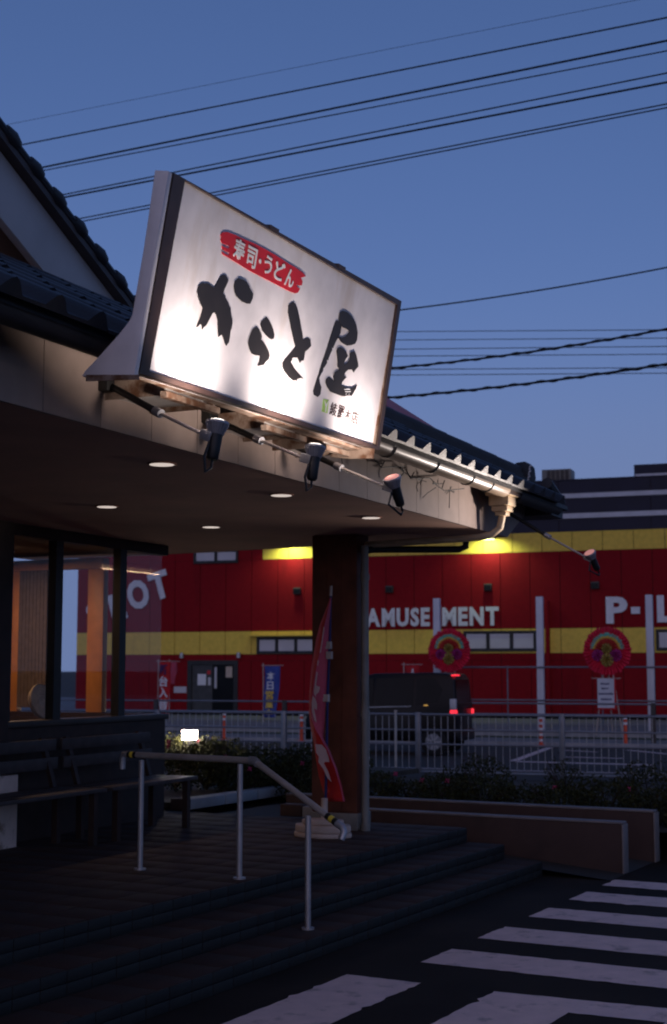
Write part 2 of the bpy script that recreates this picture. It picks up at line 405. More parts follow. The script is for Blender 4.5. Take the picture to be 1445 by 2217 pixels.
# low kerb round the left planter
t = thing('planter_kerb', 'low pale stone kerb along the foot of the left hedge', 'kerb', S(12.3, -7.8, .36))
for k in range(4): MB().box(S, (11.5 + k * .62, -7.96, .36), (11.5 + k * .62 + .612, -7.80, .46)).build('kerb_stone', M['kerb'], t, bevel=.012)
MB().box(S, (11.40, -7.97, .36), (11.495, -7.79, .47)).build('end_block', M['wallred'], t, bevel=.012)
MB().box(S, (11.5, -12, .36), (17, -7.965, .42)).build('soil_bed', M['soil'], t)
t = thing('edging_block', 'short reddish edging block lying on the platform left of the pillar', 'kerb block', S(11.5, -6.4, .36))
MB().box(S, (11.40, -6.75, .36), (11.55, -6.52, .47)).build('end_block', M['wallred'], t, bevel=.012)
MB().box(S, (11.40, -6.515, .36), (11.55, -6.22, .46)).build('stone', M['kerb'], t, bevel=.012)

# ================================================================== RESTAURANT
bld = thing('restaurant_building', 'tile-roofed restaurant with deep entrance canopy and glazed front on the left', 'restaurant', C(8, -8, .36))
# soffit + fascia
mb = MB(); mb.prism([C(-3, -3.845, 2.842), C(11.80, -3.845, 2.842), C(12.22, -7.9, 2.842), C(12.22, -9.2, 2.842), C(-3, -9.2, 2.842)], (0, 0, .02))
soffit = mb.build('canopy_soffit', M['soffit'], bld)
u = -3.0; first = True
while u < 11.7:
    u1 = min(u + .452, 11.79); top = 0
    mb = MB()
    if u1 < 11.78: mb.prism([C(u + .0025, -3.83, 2.838), C(u1 - .0025, -3.83, 2.838), C(u1 - .0025, -3.83, 3.17), C(u + .0025, -3.83, 3.17)], -C.V * .014)
    else: mb.prism([C(u + .0025, -3.83, 2.838), C(u1 - .0025, -3.83, 2.838), C(12.34, -3.83, 3.10), C(12.34, -3.83, 3.17), C(u + .0025, -3.83, 3.17)], -C.V * .014)
    mb.build('fascia_panel', M['fascia'], bld); u += .452
MB().box(C, (-3, -3.90, 2.865), (11.85, -3.85, 3.16)).build('fascia_backing', M['wood'], bld)
MB().prism([C(11.81, -3.845, 2.84), C(12.36, -3.845, 3.10), C(12.36, -9.2, 3.10), C(12.24, -9.2, 2.84)], (0, 0, .03)).build('end_fascia', M['fascia'], bld)
# roof
SL = .52; EZ = 3.19; EV = -3.52
def rz(v): return EZ + SL * (EV - v)
roofm = MB()
kk = .45
hip0 = (12.62, EV); hipT = (12.62 - 1.63 / kk, EV - 1.63)
roofm.prism([C(-3, EV, EZ - .05), C(hip0[0], EV, EZ - .05), C(hipT[0], hipT[1], rz(hipT[1]) - .05), C(-3, hipT[1], rz(hipT[1]) - .05)], (0, 0, .035))
roofm.prism([C(hip0[0], EV, EZ - .052), C(hip0[0], -10, EZ - .052), C(hipT[0], -10, rz(hipT[1]) - .052), C(hipT[0], hipT[1], rz(hipT[1]) - .052)], (0, 0, .035))
roof = roofm.build('roof', M['ridge'], bld)
# one interlocking tile: flat pan with a rounded roll on one side
def make_tile():
    w, l = .298, .345; prof = [(-w / 2, .002), (-.005, .002)]
    for k in range(7):
        a = k / 6; prof.append((.0 + a * .14, .006 + .058 * math.sin(math.pi * min(1, a)) ** 1.1))
    prof.append((w / 2, .004))
    mb = MB(); n = len(prof)
    top0 = [W(x, -l / 2, z + .014) for x, z in prof]; top1 = [W(x, l / 2, z) for x, z in prof]
    bot0 = [W(x, -l / 2, .0) for x, z in prof]; bot1 = [W(x, l / 2, -.02) for x, z in prof]
    vs_ = top0 + top1 + bot0 + bot1; fs = []
    for i in range(n - 1):
        fs += [(i, i + 1, n + i + 1, n + i), (2 * n + i, 3 * n + i, 3 * n + i + 1, 2 * n + i + 1), (i, 2 * n + i, 2 * n + i + 1, i + 1)]
    mb.add(vs_, fs); o = mb.build('roof_tile', M['roof'], None, smooth=True); me = o.data; bpy.data.objects.remove(o); return me
tme = make_tile(); sl = math.atan(SL); Yd = (-C.V * math.cos(sl) + Vector((0, 0, math.sin(sl)))); Zd = C.U.cross(Yd)
def tile_matrix(p): return Matrix(((C.U.x, Yd.x, Zd.x, p.x), (C.U.y, Yd.y, Zd.y, p.y), (C.U.z, Yd.z, Zd.z, p.z), (0, 0, 0, 1)))
for j in range(6):
    for i in range(52):
        u = 12.45 - .3 * i; d = .15 + .295 * j; v = EV + .03 - d * math.cos(sl); 
        if v < hipT[1] + .1 or u < 3.0: continue
        if u > hip0[0] - (EV - v) / kk - .05: continue
        inst('roof_tile', tme, tile_matrix(C(u, v, rz(v) - .008 + random.uniform(-.003, .003))), roof)
# hip ridge: stacked courses with round cap and end tile
def hp(t, dz): return C(12.60 - t, EV - .03 - kk * t, EZ + SL * kk * t + dz)
hipr = MB()
for w_, a, b in ((.26, -.06, .045), (.20, .046, .085)):
    hipr.bar(hp(.60, (a + b) / 2), hp(3.5, (a + b) / 2), w_, (b - a))
hip = hipr.build('hip_ridge', M['ridge'], bld)
for k in range(10):
    t0 = .58 + k * .28; mb = MB(); mb.tube([hp(t0, .100), hp(t0 + .30, .102)], [.070, .063], 10); mb.build('ridge_cap', M['ridge'], hip, smooth=True)
e = hp(.57, .05); d = (hp(0, 0) - hp(1, 0)).normalized(); sx = d.cross(Vector((0, 0, 1))).normalized(); up = sx.cross(d)
prof = [(-.13, -.16), (.13, -.16), (.14, .02), (.11, .12), (.05, .165), (-.05, .165), (-.11, .12), (-.14, .02)]
MB().prism([e + sx * x + up * y for x, y in prof], d * .09).build('ridge_end_tile', M['ridge'], hip, bevel=.015)
mb = MB()
for k in range(10): mb.tube([e - d * .004 + sx * .125 + up * (-.12 + k * .024), e - d * .004 + sx * (.135 + .012 * (k % 2)) + up * (-.108 + k * .024)], .007, 5)
mb.build('mortar_edge', M['white'], hip)
# end eave tip tiles
mb = MB()
for k in range(16): mb.tube([C(12.72, -3.62 - k * .3, EZ + .03), C(12.3, -3.62 - k * .3, EZ + .17)], .055, 8)
mb.box(C, (12.30, -9, EZ - .12), (12.66, EV - .06, EZ - .055)); mb.build('end_eave', M['ridge'], bld)
# gutter
def half_round(u0, u1, v, z, r):
    mb = MB(); n = 9; P = []
    for uu in (u0, u1):
        for k in range(n): a = math.pi + math.pi * k / (n - 1); P.append(C(uu, v + r * math.cos(a), z + r * math.sin(a)))
        for k in range(n): a = 2 * math.pi - math.pi * k / (n - 1); P.append(C(uu, v + (r - .006) * math.cos(a), z + (r - .006) * math.sin(a)))
    m = 2 * n; fs = [tuple(range(m))[::-1], tuple(range(m, 2 * m))] + [(k, (k + 1) % m, m + (k + 1) % m, m + k) for k in range(m)]
    return mb.add(P, fs)
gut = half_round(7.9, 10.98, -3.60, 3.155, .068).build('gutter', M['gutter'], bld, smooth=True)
half_round(-3, 7.895, -3.60, 3.155, .07).build('gutter', M['gutterdark'], bld, smooth=True)  # left run in a darker colour, its shade painted in
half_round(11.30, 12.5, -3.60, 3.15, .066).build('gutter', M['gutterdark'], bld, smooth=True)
for u in (8.55, 9.35, 10.1, 10.55):
    mb = MB(); mb.tube([C(u, -3.60 + .071 * math.cos(math.pi + a), 3.155 + .071 * math.sin(math.pi + a)) for a in [math.pi * k / 8 for k in range(9)]], .006, 6)
    mb.build('gutter_strap', M['gutterdark'], gut)
MB().box(C, (-3, -3.56, EZ - .075), (12.55, -3.545, EZ - .03)).build('eave_board', M['wood'], bld)
# hopper and downpipe
hop = MB()
for z0, z1, w_ in ((3.17, 3.26, .15), (3.11, 3.17, .125), (3.03, 3.11, .10), (2.985, 3.03, .08), (2.95, 2.985, .055)):
    hop.box(C, (11.14 - w_, -3.66 - w_ * .85, z0), (11.14 + w_, -3.66 + w_ * .85, z1 - .002))
hop = hop.build('rain_hopper', M['hopper'], bld, bevel=.006)
MB().tube([C(11.14, -3.66, 2.96), C(11.13, -3.68, 2.85), C(11.10, -3.74, 2.795), C(11.08, -3.85, 2.775), C(11.18, -4.9, 2.76)], .03, 10).build('downpipe_elbow', M['hopper'], bld, smooth=True)
MB().tube([C(11.75, -4.20, 2.84), C(11.75, -4.20, 2.765), C(11.72, -4.25, 2.74), C(11.2, -4.84, 2.72), C(11.06, -4.87, 2.70)], .03, 10).build('downpipe_branch', M['black'], bld, smooth=True)
PIPE = (11.04, -4.855)
dp = MB().tube([C(*PIPE, 2.74), C(*PIPE, .37)], .033, 12).build('downpipe', M['pipe'], bld, smooth=True)
for z in (.36, 1.3, 2.45): MB().tube([C(*PIPE, z), C(*PIPE, z + .05)], .041, 12).build('pipe_collar', M['pipe'], dp, smooth=True)
# pillar
pil = MB().box(C, (11.0, -5.33, .50), (11.26, -4.915, 2.845)).build('pillar', M['woodred'], bld, bevel=.008)
MB().box(C, (10.99, -5.34, .36), (11.27, -4.905, .50)).build('pillar_shoe', M['pipe'], pil, bevel=.006)
mb = MB()
for k in range(3): mb.box(C, (10.996, -5.33 + .139 * k + .002, .52), (11.0, -5.33 + .139 * (k + 1) - .002, 2.84))
mb.build('pillar_board', M['woodred'], pil, kind='stuff')
# walls, window front
MB().box(C, (3, -7.15, .36), (9.0, -6.97, 2.843)).build('front_wall', M['wood'], bld)
MB().box(C, (9.0, -7.12, .36), (11.34, -7.0, 1.24)).build('wall_under_window', M['wood'], bld)
MB().box(C, (9.0, -7.14, 1.24), (11.36, -6.97, 1.29)).build('window_sill', M['gutterdark'], bld, bevel=.006)
MB().box(C, (9.0, -7.10, 2.752), (11.36, -7.0, 2.842)).build('window_header', M['wood'], bld)
for u in (9.02, 9.68, 10.63): 
    w_ = .05
    MB().box(C, (u - w_, -7.09, 1.291), (u + w_, -7.01, 2.751)).build('mullion', M['darkframe'], bld)
for a, b in ((9.072, 9.628), (9.732, 10.578), (10.682, 11.325)): MB().box(C, (a, -7.053, 1.292), (b, -7.045, 2.75)).build('window_pane', M['glass'], bld)
# end wall (u = 11.4) in orange timber with clear panes
for a, b in ((-7.91, -7.73), (-8.87, -8.72), (-10.4, -10.2)): MB().box(C, (11.38, a, 1.29), (11.46, b, 2.658)).build('end_wall_post', M['orange'], bld, bevel=.004)
MB().box(C, (11.37, -10.4, 2.66), (11.47, -7.73, 2.76)).build('end_wall_lintel', M['orange'], bld, bevel=.004)
MB().box(C, (11.25, -11, .36), (11.34, -7.125, 1.24)).build('end_wall_base', M['wood'], bld)
MB().box(C, (11.32, -11, 1.24), (11.48, -7.145, 1.288)).build('end_wall_sill', M['wood'], bld)
for a, b, z1 in ((-7.725, -7.056, 2.80), (-8.715, -7.915, 2.658)): MB().box(C, (11.328, a, 1.29) if z1 > 2.7 else (11.42, a, 1.29), (11.336, b, z1) if z1 > 2.7 else (11.428, b, z1)).build('end_window_pane', M['glass'], bld)
mb = MB()
for k in range(9): mb.box(C, (11.345, -8.69 + k * .042, 1.33), (11.358 + .012 * (k % 2), -8.69 + k * .042 + .038, 2.655))
mb.build('folded_blind', M['blind'], bld)
MB().box(C, (11.0, -11, 2.805), (11.5, -7.13, 2.84)).build('end_wall_header', M['wood'], bld)
MB().box(C, (5, -11.2, .36), (11.5, -11, 2.84)).build('back_wall', M['inter'], bld)
MB().box(C, (5, -11, 2.80), (10.99, -7.16, 2.835)).build('room_ceiling', M['inter'], bld)
MB().box(C, (5.0, -11, .36), (5.1, -7.16, 2.79)).build('room_side_wall', M['inter'], bld)
# gable over the entrance: wall, barge board, verge tiles
GV = -5.22
def ga(px, py): return on_v(px, py, C, GV)
def cu(p): return p.dot(C.U)
A0, A1 = ga(0, 292), ga(296, 682); B0, B1 = ga(0, 452), ga(292, 700)
slope_g = (A1.z - A0.z) / (cu(A1) - cu(A0)); slope_b = slope_g
u_l = 3.2; hu = cu(A1) + .5
def rake(u, dz): return A1.z + (u - cu(A1)) * slope_g + dz
dzb = B0.z - rake(cu(B0), 0)
MB().prism([C(u_l, GV - .1, rake(u_l, -.04)), C(u_l, GV - .1, rake(u_l, dzb)), C(hu, GV - .1, rake(hu, dzb)), C(hu, GV - .1, rake(hu, -.04))], C.V * .06).build('barge_board', M['barge'], bld, bevel=.005)
MB().prism([C(u_l, GV - .1, rake(u_l, -.045)), C(u_l, GV - .1, rake(u_l, .02)), C(hu, GV - .1, rake(hu, .02)), C(hu, GV - .1, rake(hu, -.045))], C.V * .135).build('verge_batten', M['frame'], bld)
MB().prism([C(u_l, GV - .4, rake(u_l, -.10)), C(u_l, GV - .4, 3.9), C(hu, GV - .4, 3.9), C(hu, GV - .4, rake(hu, -.10))], -C.V * .1).build('gable_wall', M['plaster'], bld)
MB().prism([C(u_l, GV - .05, rake(u_l, .0)), C(hu, GV - .05, rake(hu, .0)), C(hu, GV - 3, rake(hu, .0)), C(u_l, GV - 3, rake(u_l, .0))], (0, 0, .05)).build('gable_roof', M['roof'], bld)
gs = math.atan(slope_g); k = 0; u = hu
rk = MB().tube([C(u_l, GV + .02, rake(u_l, .035)), C(hu, GV + .02, rake(hu, .03))], .032, 8).build('verge_roll', M['roof'], bld, smooth=True)
while u > u_l + .2:
    mb = MB(); p = C(u, GV + .015, rake(u, .04)); q = C(u - .13 * math.cos(gs), GV + .015, rake(u - .13 * math.cos(gs), .045))
    mb.tube([p, p.lerp(q, .5), q], [.044, .056, .042], 10); mb.build('verge_tile', M['roof'], rk, smooth=True); u -= .233
# red sheet-metal cap of the higher roof behind the hip
e0, e1 = on_u(740, 816, C, 11.3), on_u(890, 911, C, 11.3)
dn = lambda p, z: Vector((p.x, p.y, z))
MB().prism([dn(e0, 3.3), dn(e0, e0.z - .15), dn(e1, e1.z - .15), dn(e1, 3.3)], C.U * .9).build('upper_wall', M['plaster'], bld)
MB().prism([dn(e0, e0.z - .148), e0, e1, dn(e1, e1.z - .148)], C.U * .98).build('upper_roof', M['redroof'], bld)

# ================================================================== SHOP SIGN
U0, U1 = 5.09, 7.71
BL, BR = C(U0, -3.30, 2.957), C(U1, -3.30, 2.99); TL = C(U0, -3.14, 3.823); TR = C(U1, -3.145, 3.88)
SN = (BR - BL).cross(TL - BL).normalized()
if SN.dot(EYE - BL) < 0: SN = -SN
SX = (BR - BL).normalized(); SY = SN.cross(SX); SY = SY if SY.z > 0 else -SY
sign = thing('shop_sign', 'big white floodlit sign with brush lettering tilted out above the canopy edge', 'shop sign', C(6.4, -3.4, 2.95))
def sp(px, py, off=0.0): return measure(px, py, BL, SN) + SN * off
c = {'TL': sp(375, 374), 'BL': sp(300, 808), 'BR': sp(820, 975), 'TR': sp(868, 652)}
i_ = {'TL': sp(399, 390), 'BL': sp(322, 803), 'BR': sp(815, 965), 'TR': sp(860, 660)}
def quad_prism(pts, off0, off1): return MB().prism([p + SN * off0 for p in pts], SN * (off1 - off0))
quad_prism([i_['BL'], i_['BR'], i_['TR'], i_['TL']], -.03, -.012).build('sign_face', M['signface'], sign)
fr = MB()
for a, b in (('TL', 'BL'), ('BL', 'BR'), ('BR', 'TR'), ('TR', 'TL')):
    q = [c[a], c[b], i_[b], i_[a]]; fr.prism([p - SN * .06 for p in q], SN * .066)
fr.build('sign_frame', M['frame'], sign)
box = quad_prism([c['BL'], c['BR'], c['TR'], c['TL']], -.082, -.061).build('sign_box', M['signside'], sign)
def su(px, py, u): return on_u(px, py, C, u)
plate = [su(x, y, U0) for x, y in ((346, 374), (376, 376), (303, 806), (302, 819), (240, 822), (188, 818), (196, 806), (232, 768), (268, 728), (290, 700), (301, 678), (331, 480))]
MB().prism([p - C.U * .008 for p in plate], -C.U * .03).build('side_panel', M['signside'], sign, bevel=.003)
MB().prism([p + C.U * (U1 - U0 - .07) - C.V * .02 for p in plate], C.U * .03).build('side_panel', M['rust'], sign)
MB().prism([su(x, y, U0 - .041) for x, y in ((188, 812), (302, 812), (302, 822), (188, 826))], -C.U * .006).build('rust_edge', M['rust'], sign)
# clips on the frame's top edge
for px, py in ((592, 494), (738, 577)):
    p = sp(px, py); MB().box(lambda x, y, z: p + SX * x + SY * y + SN * z, (-.045, -.012, -.05), (.045, .006, .010)).build('frame_clip', M['frame'], sign)
# lettering, traced strokes raised 3 mm from the face
def strokes(name, m, ox, oy, sc, polys, h=-.0115, t=.003, parent=sign, hole=None):
    mb = MB()
    for i, poly in enumerate(polys):
        q = [sp(ox + x / sc, oy + y / sc, h + .0012 * i) for x, y in poly]; mb.prism(q, SN * t)
    return mb.build(name, m, parent)
s7 = 7.225
strokes('brush_character', M['ink'], 420, 580, s7, [
 [(165,235),(178,230),(190,240),(205,248),(222,238),(245,240),(300,280),(345,310),(400,210),(445,135),(490,105),(530,120),(550,160),(570,190),(545,260),(510,330),(485,400),(515,435),(520,470),(560,540),(585,610),(600,630),(606,690),(610,740),(625,800),(632,850),(620,940),(600,1000),(590,1090),(575,1165),(535,1220),(510,1180),(495,1125),(470,1050),(440,1055),(425,1072),(412,1085),(405,1000),(400,900),(400,820),(380,740),(345,695),(320,715),(285,780),(240,870),(215,910),(180,935),(158,970),(155,905),(130,875),(100,915),(68,930),(90,870),(130,770),(160,670),(168,628),(130,560),(95,460),(78,370),(95,290),(130,255)],
 [(725,160),(760,172),(790,180),(850,220),(890,290),(920,360),(952,410),(942,480),(905,565),(850,560),(780,530),(730,485),(685,440),(660,370),(650,290),(665,215)]])
strokes('brush_character', M['ink'], 420, 580, s7, [
 [(1160,770),(1200,815),(1240,890),(1270,970),(1285,1050),(1275,1105),(1245,1120),(1210,1105),(1150,1050),(1095,980),(1070,890),(1085,840)],
 [(x - 0 + 795, y + 433) for x, y in [(210,490),(250,530),(280,590),(292,640),(280,690),(320,730),(370,810),(405,890),(414,940),(395,1000),(350,1040),(335,1062),(320,1085),(270,1095),(232,1105),(255,1040),(270,965),(265,945),(190,935),(135,910),(105,850),(82,760),(90,690),(120,600),(150,530)]]])
strokes('brush_character', M['ink'], 530, 640, s7, [
 [(785,97),(815,125),(845,190),(870,290),(890,380),(910,500),(930,600),(942,695),(980,665),(1020,662),(1055,695),(1065,790),(1020,840),(970,880),(960,960),(945,1020),(915,1022),(890,1055),(870,1010),(850,962),(830,975),(800,970),(762,985),(772,1005),(745,1040),(775,1090),(800,1140),(850,1200),(900,1255),(945,1302),(895,1293),(850,1310),(838,1338),(820,1325),(795,1335),(720,1280),(650,1190),(620,1120),(622,1050),(655,1000),(720,930),(780,860),(820,805),(800,720),(775,610),(750,500),(725,370),(706,270),(712,150)]])
strokes('brush_character', M['ink'], 660, 660, s7, [
 [(520,245),(565,255),(600,340),(585,440),(545,520),(500,600),(470,680),(445,660),(455,710),(430,760),(400,835),(395,870),(370,860),(375,910),(350,950),(330,985),(322,960),(310,1040),(285,1075),(265,1120),(250,1150),(255,1180),(262,1230),(285,1290),(270,1400),(230,1445),(170,1410),(160,1350),(185,1260),(215,1170),(245,1080),(270,990),(305,880),(340,780),(380,660),(420,520),(465,390),(500,280)],
 [(565,130),(615,95),(680,110),(740,160),(790,230),(830,320),(850,440),(840,550),(810,610),(750,632),(685,640),(600,590),(545,512),(555,497),(610,515),(670,490),(715,440),(708,400),(660,370),(608,348),(585,300),(558,240)],
 [(580,665),(630,690),(670,740),(695,800),(660,850),(638,900),(640,935),(690,910),(725,850),(730,750),(795,725),(830,800),(850,900),(857,965),(810,1020),(785,1058),(760,1015),(700,1015),(650,1060),(635,1110),(675,1130),(640,1165),(605,1210),(588,1250),(640,1280),(700,1300),(760,1300),(800,1280),(838,1250),(815,1320),(790,1360),(775,1390),(755,1425),(680,1420),(640,1432),(600,1430),(520,1400),(420,1360),(375,1290),(350,1220),(360,1160),(400,1130),(440,1160),(485,1200),(470,1120),(490,1060),(530,1030),(550,1040),(560,1000),(535,970),(540,900),(530,800),(520,720),(540,680)]])
strokes('dry_brush_mark', M['white'], 660, 660, s7, [[(632,1318),(720,1312),(722,1328),(634,1330)], [(640,1352),(725,1350),(728,1364),(640,1366)], [(650,1392),(662,1390),(662,1402),(650,1404)], [(690,1392),(705,1392),(705,1402),(690,1404)]], h=-.006, t=.002)
ban = strokes('red_banner', M['bred'], 470, 490, 6.881, [[(80,130),(110,90),(180,85),(300,130),(450,200),(600,265),(750,345),(900,430),(1050,530),(1200,620),(1290,680),(1348,745),(1300,760),(1265,765),(1300,820),(1290,880),(1250,885),(1205,865),(1225,910),(1262,930),(1230,990),(1190,1000),(1120,975),(980,905),(800,810),(640,730),(480,645),(300,530),(100,410),(100,380),(200,435),(220,400),(105,345),(100,290),(200,335),(225,300),(100,250),(80,200),(95,170)]])
def sign_glyph(name, ch, m, ox, oy, sc, l, r, t, b, parent, h=-.0075, bold=.0, depth=.002):   # l, r, t, b: middles of the four sides
    P = lambda q: sp(ox + q[0] / sc, oy + q[1] / sc, h)
    L_, R2, T_, B_ = P(l), P(r), P(t), P(b)
    w = (R2 - L_).dot(SX); hh = (T_ - B_).dot(SY); ctr = (L_ + R2 + T_ + B_) / 4
    mb = MB(); put_glyph(mb, ch, ctr - SX * w / 2 - SY * hh / 2, SX, SY, w, hh, SN, depth, bold); return mb.build(name, m, parent)
for ch, l, r, t, b in (('寿', (275, 330), (430, 395), (365, 195), (335, 520)), ('司', (465, 430), (605, 495), (548, 310), (535, 620)),
                       ('う', (728, 550), (838, 610), (790, 440), (778, 722)), ('ど', (880, 650), (1025, 700), (965, 525), (940, 808)), ('ん', (1040, 745), (1165, 800), (1115, 635), (1095, 905))):
    sign_glyph('character', ch, M['white'], 470, 490, 6.881, l, r, t, b, ban, bold=.018)
strokes('middle_dot', M['white'], 470, 490, 6.881, [[(645,505),(660,485),(675,500),(678,535),(665,560),(648,540)]], h=-.0075, t=.002, parent=ban)
lg = strokes('logo_plate', M['green'], 660, 660, s7, [[(320,1475),(402,1492),(378,1697),(296,1672)]])
strokes('logo_mark', M['white'], 660, 660, s7, [[(328,1490),(345,1530),(356,1560),(380,1515),(396,1500),(372,1560),(358,1610),(350,1680),(336,1676),(345,1600),(335,1545)]], h=-.0075, t=.002, parent=lg)
for ch, l, r, t, b in (('綾', (430, 1625), (535, 1655), (490, 1535), (470, 1735)), ('羅', (550, 1665), (645, 1700), (610, 1580), (590, 1785)),
                       ('木', (658, 1715), (745, 1745), (712, 1635), (695, 1810)), ('店', (760, 1750), (862, 1790), (822, 1665), (805, 1862))):
    sign_glyph('character', ch, M['ink2'], 660, 660, s7, l, r, t, b, sign, h=-.0115, bold=.004)
# steel brackets from the fascia to the sign foot
for u0, u1 in ((5.62, 6.02), (6.62, 7.0), (7.36, 7.66)):
    bo = MB().box(C, (u0, -3.83, 2.975), (u0 + .012, -3.50, 3.07)).build('bracket', M['rust'], sign); MB().box(C, (u1, -3.83, 2.975), (u1 + .012, -3.47, 3.07)).build('bracket_cheek', M['rust'], bo)
    MB().box(C, (u0 + .013, -3.83, 3.0), (u1 - .001, -3.50, 3.012)).build('bracket_plate', M['white_steel'], bo)
    MB().bar(C(u0 - .05, -3.47, 2.965), C(u1 + .05, -3.47, 2.968), .035, .03).build('bracket_angle', M['rust'], bo)
MB().box(C, (U0 + .01, -3.44, 2.985), (U1 - .08, -3.385, 3.0)).build('sign_base', M['rust'], sign)

# ================================================================== SIGN SPOTLIGHTS
def spotlight(bp, ep, axis, label, aim, watts, lit, size=128):
    b, e = C(*bp), C(*ep)
    t = thing('sign_spotlight', label, 'spotlight', b, 'spotlights on arms along the canopy')
    d = e - b
    MB().box(C, (bp[0] - .05, bp[1], bp[2] - .035), (bp[0] + .05, bp[1] + .055, bp[2] + .035)).build('mount', M['black'], t, bevel=.006)
    MB().tube([b + C.V * .03, b + d * .52], .0165, 10).build('arm', M['black'], t, smooth=True)
    MB().tube([b + d * .50, b + d * .56], .022, 10).build('arm_collar', M['alu'], t, smooth=True)
    MB().tube([b + d * .55, e], .0085, 8).build('arm_rod', M['rail'], t, smooth=True)
    ax = Vector(axis).normalized(); base = e + C.V * .015 + C.U * .02
    body = base - ax * .10; mid = base + ax * .016; lip = base + ax * .064
    MB().tube([body, body + ax * .01, base - ax * .04, mid], [.020, .027, .029, .032], 14).build('lamp_body', M['black'], t, smooth=True)
    MB().bar(e - d.normalized() * .06, e + C.V * .01, .03, .045).build('lamp_bracket', M['alu'], t, bevel=.004)
    mb = MB(); x = ax.cross(C.U).normalized(); y = ax.cross(x)
    for k in range(20):
        a = 2 * math.pi * k / 20; dirn = x * math.cos(a) + y * math.sin(a); tn = ax.cross(dirn)
        mb.hexa([mid + dirn * .029 - tn * .003, mid + dirn * .034 - tn * .003, mid + dirn * .034 + tn * .003, mid + dirn * .029 + tn * .003,
                 lip + dirn * .042 - tn * .0045, lip + dirn * .053 - tn * .0045, lip + dirn * .053 + tn * .0045, lip + dirn * .042 + tn * .0045])
    mb.tube([mid, lip], [.029, .044], 20)
    mb.tube([lip, lip + ax * .012], [.053, .052], 20)
    hd = mb.build('lamp_head', M['fin'], t, smooth=True)
    MB().tube([lip + ax * .0125, lip + ax * .017], [.045, .039], 18).build('lens', M['bulb'] if lit else M['lens'], hd)
    MB().tube([e + Vector((0, 0, -.01)), e - C.U * .05 + Vector((0, 0, -.09)), body - C.U * .045 - ax * .06, body - ax * .035, body], .007, 6).build('cable', M['black'], t, smooth=True)
    ld = bpy.data.lights.new('spot', 'SPOT'); ld.energy = watts * LAMP; ld.color = (1.0, .85, .77); ld.spot_size = R_(size); ld.spot_blend = 1.0; ld.shadow_soft_size = .03
    lo = bpy.data.objects.new('spot', ld); COL.objects.link(lo); pos = lip + ax * .035
    lo.parent = t; lo.location = pos - WL[t.name]; lo.rotation_euler = (Vector(aim) - pos).to_track_quat('-Z', 'Y').to_euler()
    return t
spotlight((5.61, -3.83, 3.043), (5.40, -3.12, 2.71), (.12, .1, 1), 'silver-finned spotlight nearest the left end of the sign', sp(425, 745), 26, False)
spotlight((6.58, -3.83, 3.043), (6.32, -3.08, 2.73), (.10, .1, 1), 'silver-finned spotlight under the middle of the sign', sp(610, 840), 26, False)
spotlight((7.48, -3.83, 3.04), (7.34, -3.06, 2.70), (-.35, -.42, 1), 'spotlight with reddish lens under the right end of the sign', sp(780, 915), 24, True)
spotlight((11.62, -3.83, 3.053), (11.60, -3.05, 2.60), (-.45, -.40, .8), 'lone spotlight on a long arm past the canopy corner', C(10.3, -3.65, 3.06), 85, True, 75)

# tied-up cable hanging below the gutter
t = thing('hanging_cable', 'thin dark cable tied up in loops below the beige gutter', 'cable', C(8.6, -3.7, 3.1))
mb = MB(); pts = [(795, 975), (826, 1012), (875, 1010), (890, 1035), (905, 1035), (932, 1035), (945, 1050), (962, 1062), (1005, 1058)]
mb.tube([on_v(x, y, C, -3.70) for x, y in pts], .004, 5)
for a, b in (((826, 1012), (833, 998)), ((890, 1036), (897, 1022)), ((957, 1058), (963, 1040)), ((858, 1042), (876, 1022))): mb.tube([on_v(*a, C, -3.70), on_v(*b, C, -3.68)], .004, 5)
mb.build('cable_run', M['wire'], t)
mb = MB()
for x, y in ((873, 1022), (913, 1040), (948, 1048), (974, 1062)):
    for k in range(6):
        a = random.uniform(0, 6.28); mb.tube([on_v(x, y, C, -3.70), on_v(x + 11 * math.cos(a), y + 9 * math.sin(a), C, -3.69)], .003, 4)
for pp in ([(905, 1042), (902, 1055), (905, 1064)], [(945, 1055), (925, 1068), (915, 1078)], [(974, 1062), (973, 1100)], [(740, 990), (742, 1010)]): mb.tube([on_v(x, y, C, -3.71) for x, y in pp], .003, 4)
mb.build('cable_ties', M['wire'], t, kind='stuff')

# recessed downlights
first = None
for (u, v), lab in (((6.75, -4.21), 'round canopy downlight nearest below the left spotlight'), ((8.37, -5.67), 'round canopy downlight farthest left, close to the windows'),
                    ((8.30, -4.25), 'round canopy downlight below the middle spotlight'), ((9.93, -5.72), 'small round canopy downlight between the windows and the pillar'),
                    ((9.83, -4.27), 'small round canopy downlight just left of and above the pillar top')):
    if first is None:
        t = thing('ceiling_downlight', lab, 'downlight', C(u, v, 2.841), 'recessed lights in the canopy ceiling'); first = t; base = C(u, v, 2.841)
        MB().tube([C(u, v, 2.8415), C(u, v, 2.834)], [.083, .078], 24).build('trim_ring', M['downtrim'], t, smooth=True)
        MB().tube([C(u, v, 2.836), C(u, v, 2.8325)], [.07, .068], 24).build('diffuser', M['down'], t, smooth=True)
    else: copy_thing(first, C(u, v, 2.841) - base, lab)

